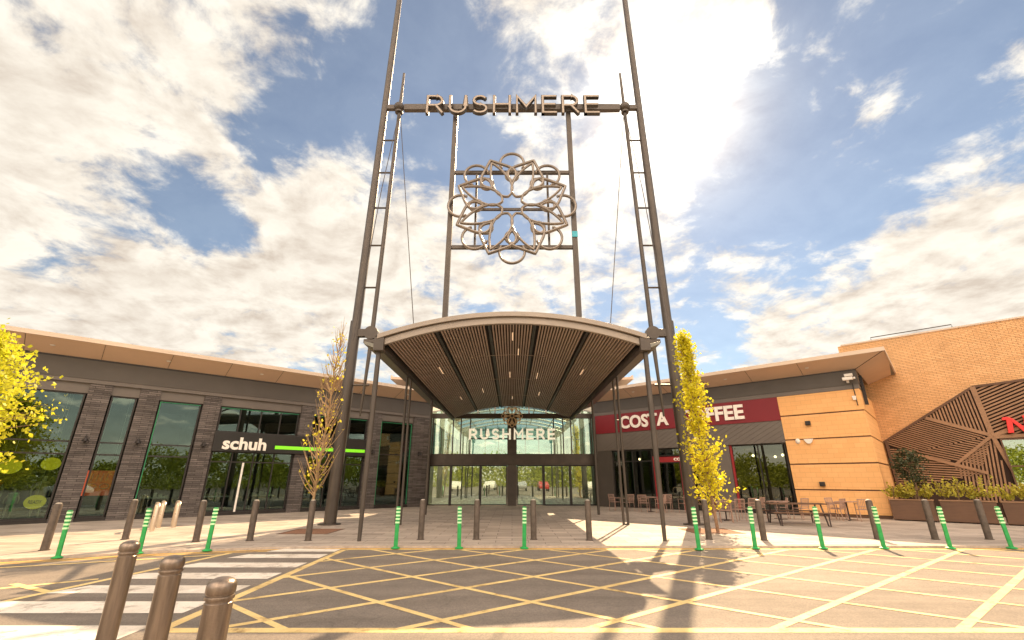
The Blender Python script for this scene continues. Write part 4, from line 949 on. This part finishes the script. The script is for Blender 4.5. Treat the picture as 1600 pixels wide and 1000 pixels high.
# ---------------------------------------------------------------- chairs, tables, picnic bench
def chair_proto():
    o = empty('patio_chair', (0,0,0), 0, 'x', 'chair', 'brown slatted patio chairs outside the cafe')
    for x in (-.22,.22):
        MB().tube([(x,-.22,0),(x,-.21,.45),(x,-.20,.66)], .016, 6).build('leg', chairm, o); MB().tube([(x,.24,0),(x,.20,.45),(x,.27,.86)], .016, 6).build('leg', chairm, o)
        MB().box(x-.025,x+.025,-.24,.24,.65,.675).build('armrest', chairm, o)
    mb = MB()
    for k in range(6): mb.box(-.21,.21,-.22+.075*k,-.165+.075*k,.44,.46)
    mb.build('seat', chairm, o)
    mb = MB().tube([(-.22,.265,.85),(.22,.265,.85)], .016, 6)
    for k in range(7): x = -.17+.057*k; mb.tube([(x,.205,.48),(x,.262,.85)], .011, 4)
    mb.tube([(-.22,.225,.58),(.22,.225,.58)], .013, 5); mb.build('backrest', chairm, o)
    return o
pr = chair_proto()
ch = [(5.75,27.0,120,'by the cafe door pier, nearest the entrance'),(6.35,26.4,200,'second from the entrance'),(7.0,25.7,150,'left of the first cafe table'),(7.75,25.2,240,'facing the first cafe table'),(8.3,25.9,330,'right of the first cafe table'),(9.0,25.2,200,'behind the right mast'),(9.6,24.6,60,'beyond the right mast by the cafe doors'),
      (8.6,19.6,160,'nearest the yellow tree'),(9.35,20.2,190,'second from the yellow tree'),(10.2,20.9,200,'third from the yellow tree'),(11.0,21.7,215,'under the cafe window behind the picnic table'),(12.0,21.6,250,'right end of the cafe window'),(12.5,21.0,200,'between picnic table and sand wall'),
      (13.75,20.5,210,'left of the small table by the sand wall'),(14.55,20.1,160,'right of the small table by the sand wall'),(14.15,21.2,20,'behind the small table by the sand wall')]
for i, (x, y, r_, lab) in enumerate(ch):
    o = pr if i == 0 else copy_tree(pr); o.location = (x,y,0); o.rotation_euler = (0,0,R(r_)); o['label'] = 'brown slatted metal chair ' + lab
def cafe_table():
    o = empty('cafe_table', (0,0,0), 0, 'x', 'table', 'small square tables outside the cafe')
    MB().box(-.36,.36,-.36,.36,.72,.745).build('table_top', chairm, o, bevel=.006); MB().cyl((0,0,.03),(0,0,.72),.03).build('pedestal', dkm, o)
    MB().box(-.25,.25,-.03,.03,0,.03).box(-.03,.03,-.25,.25,.0305,.05).build('foot', dkm, o); return o
pr = cafe_table()
for i, (x, y, lab) in enumerate([(7.4,25.9,'small square brown table by the cafe doors'),(9.3,24.9,'small square brown table behind the right mast'),(11.5,20.9,'small square brown table under the cafe window'),(14.2,20.55,'small square brown table against the sand block wall'),(9.0,20.5,'small square brown table beside the yellow tree')]):
    o = pr if i == 0 else copy_tree(pr); o.location = (x,y,0); o.rotation_euler = (0,0,R(45)); o['label'] = lab
o = empty('picnic_table', (10.95,18.75,0), R(-12), 'dark brown picnic table with attached benches in front of the cafe window', 'picnic table')
mb = MB()
for k in range(5): mb.box(-1.0,1.0,-.36+.15*k,-.225+.15*k,.72,.76)
mb.build('table_top', timber_d, o, bevel=.005)
for s_ in (-1,1):
    mb = MB()
    for k in range(2): mb.box(-1.05,1.05,s_*.72-.14+.145*k,s_*.72-.005+.145*k,.43,.465)
    mb.build('bench', timber_d, o, bevel=.005)
    for x in (-.8,.8): MB().tube([(x,s_*.25,.72),(x,s_*.62,0)], .03, 6).build('leg', dkm, o); MB().tube([(x,s_*.8,.43),(x,s_*.8,0)], .025, 6).build('bench_leg', dkm, o)
mb = MB()
for x in (-.8,.8): mb.box(x-.025,x+.025,-.85,.85,.39,.43)
mb.build('crossbar', dkm, o)

# ---------------------------------------------------------------- behind the camera: what the glass reflects
rn = random.Random(9); mb = MB()
for k in range(34):
    a = R(-178+k*5.3) ; rr = rn.uniform(55,80); cx, cy = rr*math.cos(a)*1.1, rr*math.sin(a)
    if cy > -8: cy = -8-rn.uniform(0,6)
    h = rn.uniform(6,11)
    for q in range(1900):
        b = rn.uniform(0,6.28); th = math.acos(rn.uniform(-1,1)); r_ = rn.uniform(.5,1)
        mb.leaf((cx+math.cos(b)*math.sin(th)*r_*h*.62, cy+math.sin(b)*math.sin(th)*r_*h*.5, h*.46+math.cos(th)*r_*h*.52*(.8+.2*math.sin(b*5))), rn.uniform(.3,.7), rn)
for k in range(70):
    a = R(-178+k*2.55); rr = rn.uniform(47,54); cx, cy = rr*math.cos(a), rr*math.sin(a)-4
    for q in range(330): mb.leaf((cx+rn.gauss(0,1.5), cy+rn.gauss(0,.8), abs(rn.gauss(0,1.5))+.1), rn.uniform(.2,.45), rn)
tag(mb.build('distant_woodland', leaf_b), 'green tree belt across the car park, seen reflected in the glass', 'trees', kind='stuff')
def car(loc, rz, paint, lab):
    o = empty('parked_car', loc, rz, lab, 'car', 'parked cars reflected in the glass')
    prof = [(-2.1,.35),(-2.15,.7),(-1.95,.95),(-1.2,1.02),(-.7,1.42),(.7,1.46),(1.35,1.05),(2.0,.92),(2.15,.65),(2.1,.35)]
    MB().prism(prof, -.85, .85, lambda u, v, a: (u, a*(1 if v < 1.1 else .86), v)).build('body', paint, o, bevel=.06)
    MB().prism([(-1.05,1.05),(-.65,1.37),(.62,1.4),(1.15,1.06)], -.84, .84, lambda u, v, a: (u, a*(1.012 if v < 1.1 else .872), v)).build('window', black, o)
    for x in (-1.3,1.3):
        for y in (-.8,.8):
            w_ = MB().cyl((x,y-.1,.32),(x,y+.1,.32),.32,n=20).build('wheel', rubber, o)
    return o
wp = M_('white_car_paint', (.75,.73,.7), .25); bp = M_('silver_car_paint', (.4,.4,.42), .25, .5); rp = M_('red_car_paint', (.4,.03,.03), .25)
for x, y, rz, p, lab in ((-9,-13,80,wp,'white car parked behind the camera at the left'),(-3.5,-13.5,95,wp,'white car parked behind the camera near the middle'),(1.5,-13,90,bp,'silver car parked behind the camera'),(5.2,-16.5,88,rp,'red car parked behind the camera'),(12.5,-13,92,wp,'white car parked behind the camera at the right'),(-19,-9,60,bp,'silver car parked far left behind the camera')):
    car((x,y,ZR), R(rz), p, lab)
